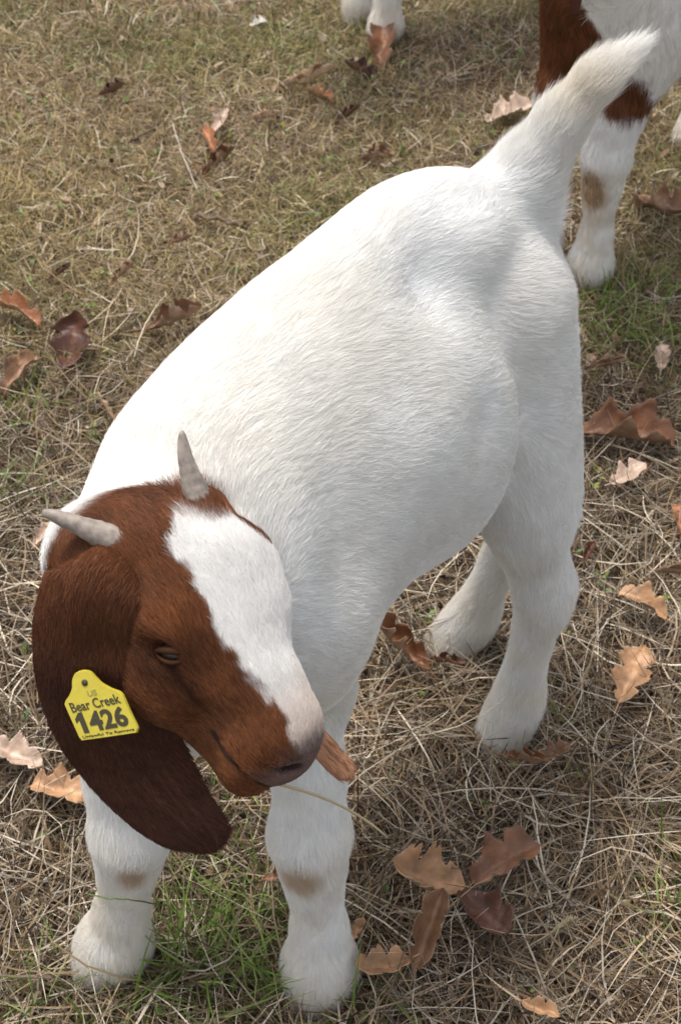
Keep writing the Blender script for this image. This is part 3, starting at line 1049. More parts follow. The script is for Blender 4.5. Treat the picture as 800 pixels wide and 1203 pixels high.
standing_goat(at(693, 330, 0), (-.66, -.75), "white goat with brown chest patch standing behind the raised white tail", paint_patch, 130000, 0.0048, lat=.04, thick=.00016, dz=-.045, hind_l=.43)
standing_goat(at(456, 50, 0), (-.90, -.42), "farthest goat, only its white furry feet showing at the top of the grass", paint_patch, 60000, 0.006, lat=.045, thick=.0002)

# ------------------------------------------------------------------ the ground
def axis_pts(a, b, fa, fb, step):
    core = np.arange(a, b + step, step)
    lo_ = a - np.geomspace(step, fa, 26)[::-1]
    hi_ = core[-1] + np.geomspace(step, fb, 26)
    return np.concatenate([lo_, core, hi_])


gx = axis_pts(-2.2, 2.2, 400, 400, 0.03)
gy = axis_pts(-0.6, 4.4, 300, 600, 0.03)
X, Y = np.meshgrid(gx, gy, indexing='ij')


def ground_z(x, y):
    P_ = np.stack([x, y, np.zeros_like(x)], -1)
    return 0.007 * vnoise(P_, 4.0, 71) + 0.004 * vnoise(P_, 14, 72) - 0.004


Z = ground_z(X, Y)
fade = np.exp(-np.maximum(0, np.hypot(X, Y - 2) - 4) / 4)
Z = Z * fade + 0.6 * (1 - fade) * vnoise(np.stack([X, Y, 0 * X], -1), 0.02, 73) * np.clip(np.hypot(X, Y) / 200, 0, 1)
V = np.stack([X, Y, Z], -1).reshape(-1, 3)
nx, ny = len(gx), len(gy)
ii, jj = np.meshgrid(np.arange(nx - 1), np.arange(ny - 1), indexing='ij')
a = (ii * ny + jj).ravel()
M_soil, t_, b_ = new_mat('soil_and_thatch')
_tc = t_.nodes.new('ShaderNodeTexCoord')
_a1 = t_.nodes.new('ShaderNodeTexNoise'); _a1.inputs['Scale'].default_value = 220; _a1.inputs['Detail'].default_value = 8; _a1.inputs['Roughness'].default_value = .7
_a2 = t_.nodes.new('ShaderNodeTexNoise'); _a2.inputs['Scale'].default_value = 2.2; _a2.inputs['Detail'].default_value = 6
_r1 = t_.nodes.new('ShaderNodeValToRGB')
_r1.color_ramp.elements[0].position = .3; _r1.color_ramp.elements[0].color = (0.022, 0.016, 0.011, 1)
_r1.color_ramp.elements[1].position = .72; _r1.color_ramp.elements[1].color = (0.15, 0.11, 0.07, 1)
_r2 = t_.nodes.new('ShaderNodeValToRGB')
_r2.color_ramp.elements[0].position = .42; _r2.color_ramp.elements[0].color = (1, 1, 1, 1)
_r2.color_ramp.elements[1].position = .62; _r2.color_ramp.elements[1].color = (0.75, 0.95, 0.55, 1)
_mx = t_.nodes.new('ShaderNodeMix'); _mx.data_type = 'RGBA'; _mx.blend_type = 'MULTIPLY'; _mx.inputs[0].default_value = 1
for n__ in (_a1, _a2): t_.links.new(_tc.outputs['Object'], n__.inputs['Vector'])
t_.links.new(_a1.outputs[0], _r1.inputs[0]); t_.links.new(_a2.outputs[0], _r2.inputs[0])
t_.links.new(_r1.outputs[0], _mx.inputs[6]); t_.links.new(_r2.outputs[0], _mx.inputs[7])
t_.links.new(_mx.outputs[2], b_.inputs['Base Color'])
_bp = t_.nodes.new('ShaderNodeBump'); _bp.inputs['Strength'].default_value = .8; _bp.inputs['Distance'].default_value = .006
t_.links.new(_a1.outputs[0], _bp.inputs['Height']); t_.links.new(_bp.outputs[0], b_.inputs['Normal'])
b_.inputs['Roughness'].default_value = .95
tag(mesh_obj('ground', V, np.stack([a, a + ny, a + ny + 1, a + 1], 1), M_soil), kind='structure')


# ------------------------------------------------------------------ grass
def blades(name, root, az, elev, length, width, tint, mat, curl, turn, nseg=4, zmin=0.001, roll=None):
    """ribbon blades: each starts at root, heads along az at elev and bends by curl (pitch) and turn (yaw)"""
    n = len(root)
    P = np.zeros((n, nseg + 1, 3)); Dv = np.zeros((n, nseg + 1, 3))
    P[:, 0] = root
    e, h_ = elev.copy(), az.copy()
    for k in range(nseg + 1):
        Dv[:, k] = np.stack([np.cos(e) * np.cos(h_), np.cos(e) * np.sin(h_), np.sin(e)], 1)
        if k < nseg:
            P[:, k + 1] = P[:, k] + Dv[:, k] * (length / nseg)[:, None]
            low = P[:, k + 1, 2] < zmin
            P[low, k + 1, 2] = zmin + 0.004 * rng.random(low.sum())
            e = np.where(low, 0.1 * rng.random(n), e + curl / nseg)
            h_ = h_ + turn / nseg
    up = np.array([0, 0, 1.0])
    roll = roll if roll is not None else rng.normal(size=n) * 0.8
    S = np.cross(Dv, up); S /= np.linalg.norm(S, axis=2, keepdims=True) + 1e-6
    T2 = np.cross(S, Dv)
    S = S * np.cos(roll)[:, None, None] + T2 * np.sin(roll)[:, None, None]
    wp = np.array([0.7, 1.0, 0.95, 0.7, 0.12]) if nseg == 4 else np.array([.8, 1.0, .8, .15]) if nseg == 3 else np.linspace(1, .15, nseg + 1)
    hw = 0.5 * width[:, None] * wp
    A = P - S * hw[..., None]; B = P + S * hw[..., None]
    V = np.stack([A, B], 2).reshape(-1, 3)
    b0 = (np.arange(n) * (nseg + 1) * 2)[:, None] + np.arange(nseg) * 2
    b0 = b0.ravel()
    Q = np.stack([b0, b0 + 1, b0 + 3, b0 + 2], 1)
    tt = np.repeat(tint, (nseg + 1) * 2, 0)
    o = mesh_obj(name, V, Q, mat, None, tint=np.clip(tt, .005, .95))
    return tag(o, kind='stuff')


def field(n, x_of, y0, y1, pw=1.0):
    u = rng.random(n)
    y = y0 + (y1 - y0) * u ** pw
    y = y + rng.normal(size=n) * .10 * (rng.random(n) < .5)
    x = (rng.random(n) * 2 - 1) * x_of(y) * (1 + .22 * np.abs(rng.normal(size=n)) * (rng.random(n) < .35))
    return np.stack([x, y, ground_z(x, y)], 1)


PAL = np.array([(.27, .185, .11), (.42, .32, .215), (.60, .51, .39), (.14, .087, .05), (.225, .17, .12), (.06, .037, .024), (.32, .225, .12)])


def tints(n, probs, var=.15):
    i = rng.choice(len(PAL), n, p=np.array(probs) / np.sum(probs))
    return PAL[i] * (1 + var * rng.normal(size=(n, 1)))


def fl_az(P, seed, sp=1.0):
    return 3.2 * vnoise(P, 3.0, seed) + 1.5 * vnoise(P, 9.0, seed + 1) + sp * rng.normal(size=len(P)) + math.pi * (rng.random(len(P)) < .5)


xw = lambda y: 0.26 + 0.36 * y
# 1 near thatch: long tangled straw
def near_p(n):
    R = field(int(n * 1.6), xw, 0.30, 1.55, 0.95)
    keep = rng.random(len(R)) < (1.0 - 0.85 * sstep(0.85, 1.5, R[:, 1]) * 1.0)
    return R[keep][:n]
R = near_p(62000); n = len(R)
dk = vnoise(R, 5, 81) + .8 * vnoise(R, 16, 181)
m_ = rng.random(n) < .80 + .35 * vnoise(R, 11, 182)
R, dk = R[m_], dk[m_]; n = len(R)
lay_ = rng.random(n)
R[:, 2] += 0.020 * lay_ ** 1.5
tt = tints(n, (5, 5, 2.5, 4, 3, 2, 4)) * (0.28 + 0.85 * lay_[:, None] ** 1.3) * (1 + 0.26 * dk[:, None])  # lower straws tinted darker: shade of the gaps painted into the colour
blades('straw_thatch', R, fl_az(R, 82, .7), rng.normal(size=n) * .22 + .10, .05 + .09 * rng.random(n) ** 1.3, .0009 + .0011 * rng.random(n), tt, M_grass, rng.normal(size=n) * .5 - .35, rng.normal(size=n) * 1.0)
# 2 short broken litter everywhere in view
R = field(132000, xw, 0.30, 3.0, 0.8); n = len(R)
R[:, 2] += 0.012 * rng.random(n)
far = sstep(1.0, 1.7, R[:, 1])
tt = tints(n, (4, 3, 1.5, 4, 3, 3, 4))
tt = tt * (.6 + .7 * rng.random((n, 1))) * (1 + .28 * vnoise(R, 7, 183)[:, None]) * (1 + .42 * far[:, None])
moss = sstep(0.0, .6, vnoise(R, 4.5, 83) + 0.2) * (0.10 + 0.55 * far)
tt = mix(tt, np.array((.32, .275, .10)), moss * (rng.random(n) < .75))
yel = np.exp(-(((R[:, 0] + .55) / .35) ** 2 + ((R[:, 1] - 1.85) / .35) ** 2))
tt = mix(tt, np.array((.48, .38, .14)), yel * .6)
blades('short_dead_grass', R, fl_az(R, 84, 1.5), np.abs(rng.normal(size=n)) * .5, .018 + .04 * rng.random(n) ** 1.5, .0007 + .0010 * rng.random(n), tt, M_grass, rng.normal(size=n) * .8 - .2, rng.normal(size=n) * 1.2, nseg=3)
# 3 far stubble: upright fine
R = field(110000, xw, 1.0, 3.2, 0.8); n = len(R)
keep = rng.random(n) < sstep(.95, 1.5, R[:, 1]); R = R[keep]; n = len(R)
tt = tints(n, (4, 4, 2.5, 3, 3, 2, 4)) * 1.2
tt = mix(tt, np.array((.25, .25, .08)), sstep(-.2, .4, vnoise(R, 3.5, 85)) * (rng.random(n) < .6))
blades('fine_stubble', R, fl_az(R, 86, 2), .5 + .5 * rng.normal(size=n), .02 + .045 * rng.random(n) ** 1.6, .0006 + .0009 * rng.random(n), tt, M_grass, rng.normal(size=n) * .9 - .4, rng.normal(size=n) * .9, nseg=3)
# 4 bright loose top straws
R = field(9000, xw, 0.32, 2.9, 0.85); R = R[rng.random(len(R)) < 1 - .55 * sstep(1.0, 1.6, R[:, 1])]; n = len(R)
R[:, 2] += .012 + .012 * rng.random(n)
tt = np.array((.56, .49, .38)) * (1 + .2 * rng.normal(size=(n, 1)))
blades('loose_straw', R, rng.random(n) * 6.28, rng.normal(size=n) * .15 + .08, (.05 + .09 * rng.random(n)) * np.where(R[:, 1] < 1.2, 1.1, .42), np.where(R[:, 1] < 1.2, .0008, .0006) + .0010 * rng.random(n) ** 1.5, tt, M_grass, rng.normal(size=n) * .4 - .2, rng.normal(size=n) * .9, zmin=.010)
# 5 surroundings outside the picture
R = np.stack([rng.uniform(-2.4, 2.4, 105000), rng.uniform(-.7, 4.4, 105000), np.zeros(105000)], 1)
R = R[(np.abs(R[:, 0]) > xw(R[:, 1])) | (R[:, 1] > 3.0) | (R[:, 1] < .3)]; n = len(R)
R[:, 2] = ground_z(R[:, 0], R[:, 1])
blades('outer_dead_grass', R, fl_az(R, 87, 1.2), np.abs(rng.normal(size=n)) * .4, .03 + .07 * rng.random(n), .0012 + .0014 * rng.random(n), tints(n, (4, 4, 2, 3, 3, 2, 4)), M_grass, rng.normal(size=n) * .6 - .2, rng.normal(size=n), nseg=2)
# 6 green blades: tufts where the photograph has them, strays elsewhere
tufts = [(255, 1120, 55, 210), (300, 1095, 40, 110), (205, 1165, 50, 120), (120, 1190, 50, 70), (340, 1185, 40, 80), (420, 1190, 30, 50), (735, 385, 45, 130), (700, 395, 40, 70), (790, 1050, 22, 50), (775, 1100, 25, 40), (20, 590, 30, 60), (10, 490, 25, 40),
         (690, 360, 35, 70), (610, 150, 25, 30), (235, 135, 30, 45), (540, 190, 30, 40), (690, 30, 20, 20), (300, 55, 60, 60), (80, 60, 70, 60), (150, 30, 60, 50), (450, 175, 50, 50), (560, 60, 40, 40), (265, 945, 25, 30), (275, 890, 30, 25), (60, 1185, 45, 50), (750, 345, 30, 50)]
Rs, Ls = [], []
for (px, py, rad, cnt) in tufts:
    c0 = at(px, py, 0); c1 = at(px + rad, py, 0)
    r_ = np.linalg.norm(c1 - c0)
    p_ = c0 + np.stack([rng.normal(size=cnt) * r_ * .6, rng.normal(size=cnt) * r_ * .75, np.zeros(cnt)], 1)
    Rs.append(p_); Ls.append(np.full(cnt, .075 if py > 900 else (.07 if py > 300 else .04)))
st = field(2600, xw, .35, 2.9, .8); st[:, 2] = 0
Rs.append(st); Ls.append(np.full(2600, .028))
R = np.concatenate(Rs); Lh = np.concatenate(Ls); n = len(R)
R[:, 2] = ground_z(R[:, 0], R[:, 1])
gt = np.where(rng.random((n, 1)) < .7, np.array((.13, .20, .035)), np.array((.24, .28, .085))) * (1 + .22 * rng.normal(size=(n, 1)))
blades('green_grass', R, rng.random(n) * 6.28, .75 + .35 * rng.normal(size=n), Lh * (.5 + .9 * rng.random(n)), .0011 + .0013 * rng.random(n), gt, M_green, rng.normal(size=n) * .5 - .9, rng.normal(size=n) * .6)

# 6b crumbled leaf litter
nf = 7000
R = field(nf, xw, .32, 2.9, .85); R[:, 2] += .004 + .014 * rng.random(nf)
a1 = rng.random(nf) * 6.28; sz = .002 + .006 * rng.random(nf) ** 2
e1 = np.stack([np.cos(a1), np.sin(a1), .5 * rng.normal(size=nf)], 1); e2 = np.stack([-np.sin(a1), np.cos(a1), .5 * rng.normal(size=nf)], 1)
kk = [(1, 0), (.4, .5), (-.5, .45), (-1, -.1), (-.3, -.5), (.6, -.4)]
Vf = np.stack([R + (e1 * (a_ * (1 + .4 * rng.random((nf, 1))) ) + e2 * (b_2 * (.6 + .8 * rng.random((nf, 1))))) * sz[:, None] for a_, b_2 in kk], 1).reshape(-1, 3)
bb = np.arange(nf)[:, None] * 6
Qf = np.concatenate([bb + np.array([[0, 1, 2, 3]]), bb + np.array([[0, 3, 4, 5]])])
pc_ = np.array([(.10, .05, .028), (.20, .11, .06), (.30, .19, .115), (.06, .035, .022), (.38, .29, .21)])[rng.integers(0, 5, nf)]
tag(mesh_obj('leaf_litter', Vf, Qf, M_plain, None, tint=np.repeat(pc_, 6, 0)), kind='stuff')

# 7 little green weeds: rosettes of small leaves
def weeds(n):
    V, Q, T = [], [], []
    spots = [(200, 68), (230, 75), (285, 80), (20, 110), (60, 95), (30, 120), (340, 165), (165, 168), (115, 520), (15, 575), (275, 885), (255, 870), (205, 970), (700, 575), (690, 590), (655, 762), (500, 735), (650, 850), (590, 900), (505, 880), (430, 780), (795, 720), (745, 60), (620, 620), (700, 690), (560, 950), (120, 960), (90, 970), (70, 985), (40, 350), (215, 480), (410, 50), (385, 95), (520, 20), (640, 100), (545, 150)]
    pts = [at(a_ + rng.normal() * 3, b_2 + rng.normal() * 3, 0) for a_, b_2 in spots]
    rf = field(n, xw, .4, 2.9, .62)
    m = rng.random(n) < .35 + .65 * sstep(1.2, 1.9, rf[:, 1])
    pts += list(rf[m])
    for p in pts:
        big = 1.15 if p[1] < 1.3 else 1.0
        for k in range(rng.integers(3, 8)):
            az = rng.random() * 6.28; el = rng.uniform(.1, 1.0); L = rng.uniform(.004, .010) * big; wd = L * rng.uniform(.22, .42)
            st_ = rng.uniform(.002, .012)
            d_ = np.array([math.cos(az) * math.cos(el), math.sin(az) * math.cos(el), math.sin(el)])
            s_ = unit(np.cross(d_, (0, 0, 1.0))); n_2 = np.cross(s_, d_)
            b = p + np.array([0, 0, .006 + rng.random() * .014]) + d_ * st_
            i0 = len(V)
            V += [b, b + d_ * L * .4 - s_ * wd * .9 + n_2 * L * .08, b + d_ * L * .45 - n_2 * L * .05, b + d_ * L * .4 + s_ * wd * .9 + n_2 * L * .08, b + d_ * L * .8 - s_ * wd * .6, b + d_ * L * .8 + s_ * wd * .6, b + d_ * L - n_2 * L * .1]
            Q += [(i0, i0 + 2, i0 + 1), (i0, i0 + 3, i0 + 2), (i0 + 1, i0 + 2, i0 + 4), (i0 + 2, i0 + 3, i0 + 5), (i0 + 2, i0 + 6, i0 + 4), (i0 + 2, i0 + 5, i0 + 6)]
            c_ = np.array((.19, .24, .07)) * rng.uniform(.6, 1.35) * np.array((rng.uniform(.7, 1.4), 1, rng.uniform(.6, 1.3)))
            T += [c_] * 7
    o = mesh_obj('green_weeds', np.array(V), Q, M_green, None, tint=np.array(T))
    tag(o, kind='stuff')
weeds(1300)
# ------------------------------------------------------------------ fallen oak leaves
M_leaf, t_, b_ = new_mat('dead_oak_leaf')
_at = t_.nodes.new('ShaderNodeAttribute'); _at.attribute_name = 'tint'
_tc = t_.nodes.new('ShaderNodeTexCoord')
_n1 = t_.nodes.new('ShaderNodeTexNoise'); _n1.inputs['Scale'].default_value = 55; _n1.inputs['Detail'].default_value = 7
_n2 = t_.nodes.new('ShaderNodeTexNoise'); _n2.inputs['Scale'].default_value = 260; _n2.inputs['Detail'].default_value = 3
_m1 = t_.nodes.new('ShaderNodeMapRange'); _m1.inputs[1].default_value = .3; _m1.inputs[2].default_value = .7; _m1.inputs[3].default_value = .62; _m1.inputs[4].default_value = 1.3
_vm = t_.nodes.new('ShaderNodeVectorMath'); _vm.operation = 'SCALE'
for n__ in (_n1, _n2): t_.links.new(_tc.outputs['Object'], n__.inputs['Vector'])
t_.links.new(_n1.outputs[0], _m1.inputs[0])
t_.links.new(_at.outputs['Color'], _vm.inputs[0]); t_.links.new(_m1.outputs[0], _vm.inputs['Scale'])
t_.links.new(_vm.outputs[0], b_.inputs['Base Color'])
_bp = t_.nodes.new('ShaderNodeBump'); _bp.inputs['Strength'].default_value = .5; _bp.inputs['Distance'].default_value = .0012
t_.links.new(_n2.outputs[0], _bp.inputs['Height']); t_.links.new(_bp.outputs[0], b_.inputs['Normal'])
b_.inputs['Roughness'].default_value = .48
b_.inputs['Specular IOR Level'].default_value = .45

LEAFCOL = dict(dark=((.085, .032, .017), (.15, .085, .05)), red=((.175, .075, .034), (.22, .13, .075)), orange=((.30, .125, .055), (.42, .24, .13)),
               brown=((.20, .105, .055), (.30, .19, .12)), tan=((.36, .20, .10), (.50, .34, .21)), pale=((.42, .30, .225), (.55, .42, .32)), grey=((.55, .52, .48), (.6, .57, .52)))


def oak_leaf(px, py, size, ang, fold, curl, tilt, key, label, lobes=2.6, width=.44, z=0.016, roll=0.0, seed=0, name='oak_leaf', cat='leaf', deep=.58):
    """size: leaf length in photo pixels there; ang: heading of the leaf tip on the ground, degrees from +X"""
    r_ = np.random.default_rng(1000 + seed)
    z = z + .022 * float(sstep(250, 950, py))
    base = at(px, py, z)
    depth = (base - _C) @ _F
    L = size * depth / FPX * 1.15
    fold = fold * 1.05; curl = curl * 1.1
    nu, nv = 44, 11
    u = np.linspace(0, 1, nu); v = np.linspace(-1, 1, nv)
    env = np.sin(np.pi * np.clip(u, 0, 1) ** 0.8) ** 0.6 * (0.6 + 0.55 * u)
    wl, wr = [], []
    for side in (0, 1):
        ph = r_.uniform(0, .35) + side * .3
        lob = np.abs(np.sin(np.pi * (u * lobes + ph))) ** .75
        wv = width * env * ((1 - deep) + deep * lob) * (1 + .1 * r_.normal())
        wv = wv * (1 + .14 * (r_.random(nu) - .5) + .11 * np.sin(u * r_.uniform(20, 40) + r_.uniform(0, 6)))
        wv[0] = .01; wv[-1] = .015
        (wl if side == 0 else wr).append(wv)
    wl, wr = wl[0], wr[0]
    U, Vv = np.meshgrid(u, v, indexing='ij')
    wd = np.where(Vv < 0, wl[:, None], wr[:, None])
    x = U - .5 + .10 * np.abs(Vv) * wd / width * (1 - U)
    yy = Vv * wd
    # fold about the midrib, then curl along the length, then crumple
    fa = fold * np.sign(Vv) * (0.6 + .8 * U * r_.uniform(.3, 1.2))
    f_ = np.abs(yy)
    k_ = fold * 1.1
    zz = np.sin(np.clip(k_ * 1.0 + 1.2 * k_ * f_ / width, -1.7, 1.7)) * f_
    y2 = np.cos(np.clip(k_ * 1.0 + 1.2 * k_ * f_ / width, -1.7, 1.7)) * yy
    cu = curl * (x + .15)
    rad = 1 / (curl if abs(curl) > 1e-3 else 1e-3)
    x2 = np.sin(cu) * (rad - zz); z2 = rad - np.cos(cu) * (rad - zz)
    pts = np.stack([x2, y2, z2], -1).reshape(-1, 3)
    off = r_.uniform(0, 50, 3)
    pts[:, 2] += .075 * vnoise(pts + off, 4.0, 91) * (1 + 0 * pts[:, 0]) + .026 * vnoise(pts + off, 10, 92) + .010 * vnoise(pts + off, 24, 94)
    # little side veins pressed into the blade
    vein = np.exp(-((np.mod(U * lobes * 2 - np.abs(Vv) * 1.1, 1) - .5) / .10) ** 2).reshape(-1)
    pts[:, 2] += .006 * vein
    mid = np.exp(-(Vv.reshape(-1) / .1) ** 2)
    Rm = np.array(Matrix.Rotation(math.radians(ang), 3, 'Z') @ Matrix.Rotation(-tilt, 3, 'Y') @ Matrix.Rotation(roll, 3, 'X'))
    pts = pts @ Rm.T
    pts = pts * L
    pts[:, 2] -= np.percentile(pts[:, 2], 12)
    # normals for thickness
    G = pts.reshape(nu, nv, 3)
    nn = np.cross(np.gradient(G, axis=0), np.gradient(G, axis=1))
    nn /= np.linalg.norm(nn, axis=2, keepdims=True) + 1e-9
    th = .00035
    top = (G + nn * th).reshape(-1, 3); bot = (G - nn * th).reshape(-1, 3)
    Vs = np.concatenate([top, bot]) + base
    ii, jj = np.meshgrid(np.arange(nu - 1), np.arange(nv - 1), indexing='ij')
    a = (ii * nv + jj).ravel(); o_ = nu * nv
    Q1 = np.stack([a, a + nv, a + nv + 1, a + 1], 1)
    ed = []
    for i in range(nu - 1):
        ed.append((i * nv, o_ + i * nv, o_ + (i + 1) * nv, (i + 1) * nv)); e = i * nv + nv - 1
        ed.append((e + nv, o_ + e + nv, o_ + e, e))
    for j in range(nv - 1):
        ed.append((j + 1, o_ + j + 1, o_ + j, j)); e = (nu - 1) * nv + j
        ed.append((e, o_ + e, o_ + e + 1, e + 1))
    Q = np.concatenate([Q1, Q1[:, ::-1] + o_, np.array(ed)])
    c1, c2 = [np.array(q) for q in LEAFCOL[key]]
    mott = vnoise(Vs + off, 90, 93)[:, None]
    tt = np.concatenate([np.tile(c1, (o_, 1)), np.tile(c2, (o_, 1))])
    tt = tt * (1 + .25 * mott)
    vm = np.concatenate([np.maximum(vein * .35, mid)] * 2)
    tt = mix(tt, np.concatenate([np.tile(c1 * 1.7, (o_, 1)), np.tile(c2 * .7, (o_, 1))]), vm * .45)
    lf = mesh_obj(name, Vs, Q, M_leaf, None, org=base, tint=np.clip(tt, .004, .9))
    lf.location = tuple(base)
    tag(lf, label, cat, 'fallen oak leaves in the grass' if name == 'oak_leaf' else None)
    # midrib and stalk
    m_ = nv // 2
    rib = G[:, m_] - nn[:, m_] * .0004
    st = unit(G[0, m_] - G[3, m_])
    stalk = [rib[0] + st * L * .16 * t + np.array([0, 0, -.002 * t]) for t in (1, .6, .25)]
    ptsr = np.concatenate([np.array(stalk), rib[::3]])
    v_, f2 = tube(ptsr, np.linspace(.0009, .0003, len(ptsr)), 5)
    mesh_obj('midrib', v_, f2, M_plain, lf, tint=np.tile(np.clip(c1 * .8 + c2 * .3, 0, 1), (len(v_), 1)))
    return lf


LV = [
    # px, py, size, ang, fold, curl, tilt, colour, label, extras
    (84, 415, 72, 80, .25, 1.5, .35, 'dark', "large dark red-brown oak leaf with folded top left of the goat", {}),
    (30, 372, 58, 150, .5, -.8, .2, 'orange', "bright orange-brown lobed oak leaf near the left edge above the dark leaf", {}),
    (18, 445, 62, 60, .45, -.9, .25, 'brown', "dull brown curled oak leaf at the left edge below the orange one", {}),
    (196, 380, 66, 20, .6, .8, .15, 'brown', "brown crumpled oak leaf lying beside the middle of the goat's back", {}),
    (141, 326, 34, 50, .7, .5, .2, 'brown', "small brown oak leaf alone in the grass up left of the back", {}),
    (258, 147, 30, 60, .3, .6, .4, 'pale', "small pale pinkish oak leaf on top of the upper left trio", {}),
    (247, 169, 40, 110, .5, -.6, .3, 'orange', "orange oak leaf in the middle of the upper left trio", {}),
    (252, 196, 46, 40, .7, .8, .2, 'red', "dark brown curled oak leaf lowest of the upper left trio", {}),
    (350, 98, 64, 8, .9, .6, .1, 'tan', "long rolled tan oak leaf beneath the feet of the farthest goat", dict(width=.3)),
    (372, 112, 34, -40, .5, -.5, .1, 'orange', "short orange-tan oak leaf just below the long rolled one", {}),
    (306, 138, 34, 12, .8, .3, .05, 'tan', "narrow yellowish tan oak leaf left of the long rolled one", dict(width=.25)),
    (447, 66, 56, 85, .35, -.5, .5, 'red', "red-brown oak leaf against the farthest goat's front foot", {}),
    (430, 88, 40, 170, .5, .8, .2, 'dark', "dark brown crumpled oak leaf below the farthest goat's feet", {}),
    (405, 138, 32, 30, .6, .8, .2, 'dark', "dark brown oak leaf halfway between far feet and the goat's rump", {}),
    (437, 186, 38, -10, .6, .6, .1, 'brown', "flat brown oak leaf just above the goat's rump", {}),
    (590, 138, 58, 15, .3, .5, .1, 'pale', "pale dusty oak leaf beside the left side of the raised tail", {}),
    (764, 246, 76, -50, .5, .7, .2, 'brown', "broad brown oak leaf right of the second goat's front leg", {}),
    (792, 234, 36, -30, .4, .5, .3, 'orange', "small orange oak leaf at the right edge by the broad brown one", {}),
    (704, 429, 48, 8, 1.0, .4, .05, 'brown', "tightly rolled brown oak leaf right of the goat's thigh", dict(width=.25)),
    (776, 426, 34, 80, .4, .5, .2, 'pale', "small pale pinkish oak leaf in green blades near the right edge", {}),
    (716, 512, 104, -8, .45, -.7, .1, 'red', "largest reddish oak leaf with upturned lobes right of the hind leg", dict(lobes=3)),
    (731, 562, 46, 30, .3, .5, .1, 'pale', "pinkish tan oak leaf just below the largest reddish leaf", {}),
    (798, 616, 36, 90, .4, -.6, .3, 'orange', "orange-brown oak leaf cut by the right edge of the grass", {}),
    (788, 672, 44, -10, .9, .6, .1, 'brown', "curled brown oak leaf at right edge above the orange-brown pair", dict(width=.28)),
    (764, 716, 56, 150, .35, -.8, .25, 'tan', "orange-tan cupped oak leaf right of the goat's hock", {}),
    (737, 804, 72, 62, .3, .5, .25, 'tan', "light tan deeply lobed oak leaf right of the near hind foot", dict(deep=.65)),
    (478, 768, 84, 140, .6, .9, .3, 'red', "glossy reddish-brown oak leaf under the goat's belly", {}),
    (520, 778, 40, -20, .6, .6, .1, 'dark', "dark curled oak leaf against the far hind foot", {}),
    (612, 893, 50, -25, .6, .5, .25, 'red', "red-brown oak leaf touching the near hind foot", {}),
    (645, 888, 38, 20, .4, .6, .15, 'brown', "brown oak leaf right of the near hind foot", {}),
    (30, 892, 60, 160, .3, .5, .15, 'pale', "pale pinkish oak leaf left of the hanging brown ear", {}),
    (60, 926, 66, -20, .35, -.7, .2, 'tan', "tan curled oak leaf below the pale one by the ear", {}),
    (514, 1036, 84, 172, .35, .8, .2, 'tan', "light tan oak leaf on top of the cluster right of the front feet", {}),
    (580, 1022, 82, 25, .3, -.6, .35, 'red', "dark-topped oak leaf at the right of the cluster near the front feet", {}),
    (562, 1068, 84, -58, .35, .6, .25, 'dark', "dark brown folded oak leaf lowest in the cluster of three", {}),
    (500, 1108, 90, 68, .5, .6, .3, 'brown', "brown oak leaf behind the thick pale stalk near the front foot", {}),
    (458, 1134, 66, -160, .35, .7, .2, 'tan', "tan oak leaf left of the thick pale stalk", {}),
    (628, 1184, 44, -30, .4, .5, .2, 'tan', "small tan oak leaf at the bottom edge of the grass", {}),
    (322, 1032, 32, 0, .5, .5, .1, 'red', "small red-brown oak leaf between the two front legs", {}),
    (418, 1096, 26, 60, .4, .5, .2, 'tan', "tiny tan oak leaf beside the right front cannon", {}),
    (128, 484, 40, 128, .8, .2, .35, 'tan', "pointed tan oak leaf poking up behind the goat's shoulder", dict(width=.25)),
    (208, 284, 28, 20, .6, .5, .1, 'brown', "little brown oak leaf left of the curled brown twig", {}),
    (68, 322, 26, 40, .7, .5, .1, 'dark', "little dark oak leaf above the orange one", {}),
    (128, 108, 30, 30, .7, .5, .1, 'dark', "dark oak leaf scrap high on the left of the grass", {}),
    (300, 29, 20, 20, .3, .4, .1, 'grey', "whitish oak leaf scrap near the top of the grass", {}),
    (48, 632, 30, 60, .4, .5, .2, 'pale', "pinkish oak leaf scrap at left beside the goat's shoulder", {}),
    (690, 652, 26, 60, .5, .5, .2, 'dark', "small dark oak leaf right of the hock in dry straw", {}),
]
for i_, (px, py, sz, an, fo, cu, ti, ky, lb, kw) in enumerate(LV):
    oak_leaf(px, py, sz, an, fo, cu, ti, ky, lb, seed=i_, **kw)


# ------------------------------------------------------------------ twigs, stalks, seed head
def stick(name, label, cat, pts, r0, r1, col, knob=True, seed=0):
    r_ = np.random.default_rng(500 + seed)
    P_ = np.array(pts); n = 14
    t = np.linspace(0, len(P_) - 1 - 1e-6, n); i = t.astype(int); f_ = (t - i)[:, None]
    Q_ = P_[i] * (1 - f_) + P_[np.minimum(i + 1, len(P_) - 1)] * f_
    Q_[1:-1] += r_.normal(size=(n - 2, 3)) * r0 * .5
    rad = np.linspace(r0, r1, n) * (1 + .18 * r_.normal(size=n) * knob)
    v_, f2 = tube(Q_, rad, 7)
    o = mesh_obj(name, v_, f2, M_plain, None, tint=np.clip(np.array(col) * (1 + .3 * vnoise(v_, 120, 95)[:, None]), .004, 1))
    return tag(o, label, cat)


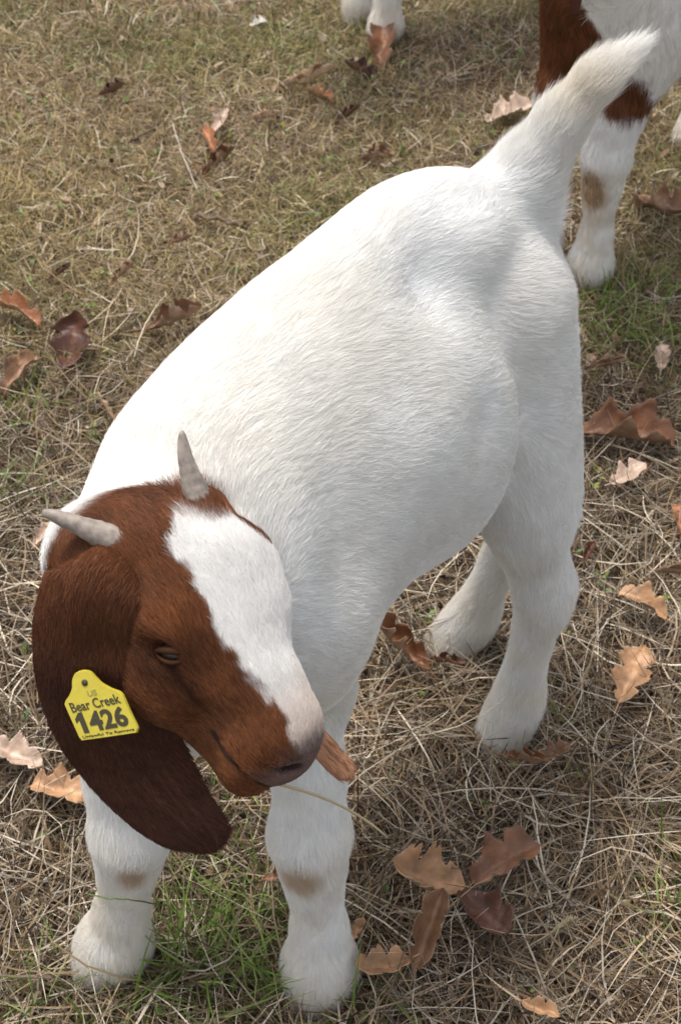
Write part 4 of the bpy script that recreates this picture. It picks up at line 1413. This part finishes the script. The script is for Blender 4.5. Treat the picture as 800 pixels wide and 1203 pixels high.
stick('twig', "dark brown twig in the upper left grass", 'twig', [at(150, 168, .012), at(168, 158, .02), at(182, 152, .018)], .0022, .0014, (.07, .045, .03), seed=1)
stick('twig', "curled brown twig beside the goat's back near the tan litter", 'twig', [at(234, 252, .012), at(254, 256, .022), at(270, 262, .02), at(286, 266, .012)], .0036, .0022, (.14, .09, .055), seed=2)
stick('twig', "thin black twig at the left edge below the tan leaf", 'twig', [at(-6, 1092, .016), at(28, 1080, .022), at(64, 1072, .016)], .0016, .0010, (.05, .04, .03), seed=3)
stick('twig', "grey twig above the goat's rump in the grass", 'twig', [at(552, 178, .012), at(580, 168, .02), at(602, 152, .014)], .0024, .0014, (.18, .14, .11), seed=4)
stick('stalk', "thick pale stalk leaning on the brown leaf by the front foot", 'stalk', [at(482, 1145, .014), at(500, 1100, .03), at(517, 1058, .04)], .0021, .0014, (.52, .44, .32), seed=5)
stick('stalk', "pale forked stalk in the upper left grass beside the leaf trio", 'stalk', [at(203, 145, .035), at(214, 180, .03), at(233, 226, .012)], .0009, .0012, (.45, .38, .30), seed=6)
stick('stalk', "long pale straw stalk right of the leaf cluster", 'stalk', [at(625, 935, .03), at(634, 1000, .03), at(648, 1060, .025), at(638, 1112, .012)], .0008, .0012, (.45, .38, .29), seed=7)
stick('stalk', "dark standing stem in the grass up left of the rump", 'stalk', [at(319, 215, .005), at(317, 180, .03), at(315, 140, .075)], .0010, .0006, (.10, .075, .05), seed=8)
stick('stalk', "dark standing stem just right of the other one", 'stalk', [at(357, 225, .005), at(357, 190, .03), at(358, 158, .06)], .0009, .0006, (.11, .08, .055), seed=9)
stick('stalk', "thin green blade lying across the left front leg", 'grass blade', [at(103, 1050, .09), at_y(125, 1055, FRf[1] - .040), at_y(155, 1057, FRf[1] - .038), at(196, 1064, .085)], .0007, .0006, (.12, .16, .05), knob=False, seed=10)
# seed head
sh = empty('seed_head', at(660, 1088, .03), "fluffy pale seed head in the straw right of the leaf cluster", 'seed head')
b0, b1 = at(644, 1098, .028), at(678, 1078, .034)
v_, f_ = tube([b0 + (b0 - b1) * .8, b0, b1], [.0008, .0009, .0005], 6)
mesh_obj('stem', v_, f_, M_grass, sh, at(660, 1088, .03), tint=np.tile((.42, .35, .2), (len(v_), 1)))
nb = 500
tb = rng.random(nb)
ro = b0 + (b1 - b0) * tb[:, None]
aa = rng.random(nb) * 6.28
ax_ = unit(b1 - b0); e1 = unit(np.cross(ax_, (0, 0, 1.0))); e2 = np.cross(ax_, e1)
dr = e1 * np.cos(aa)[:, None] + e2 * np.sin(aa)[:, None] + ax_ * 1.2
tipb = ro + dr * (.0065 * np.sin(np.pi * np.clip(tb, .1, .95)))[:, None]
sd_ = np.cross(dr, np.array([.3, .5, .8])); sd_ /= np.linalg.norm(sd_, axis=1, keepdims=True)
Vb = np.concatenate([ro - sd_ * .0003, ro + sd_ * .0003, tipb])
Fb = np.stack([np.arange(nb), np.arange(nb) + nb, np.arange(nb) + 2 * nb], 1)
bo = mesh_obj('bristles', Vb, Fb, M_grass, sh, at(660, 1088, .03), tint=np.tile((.48, .42, .27), (len(Vb), 1)))
bo['kind'] = 'stuff'
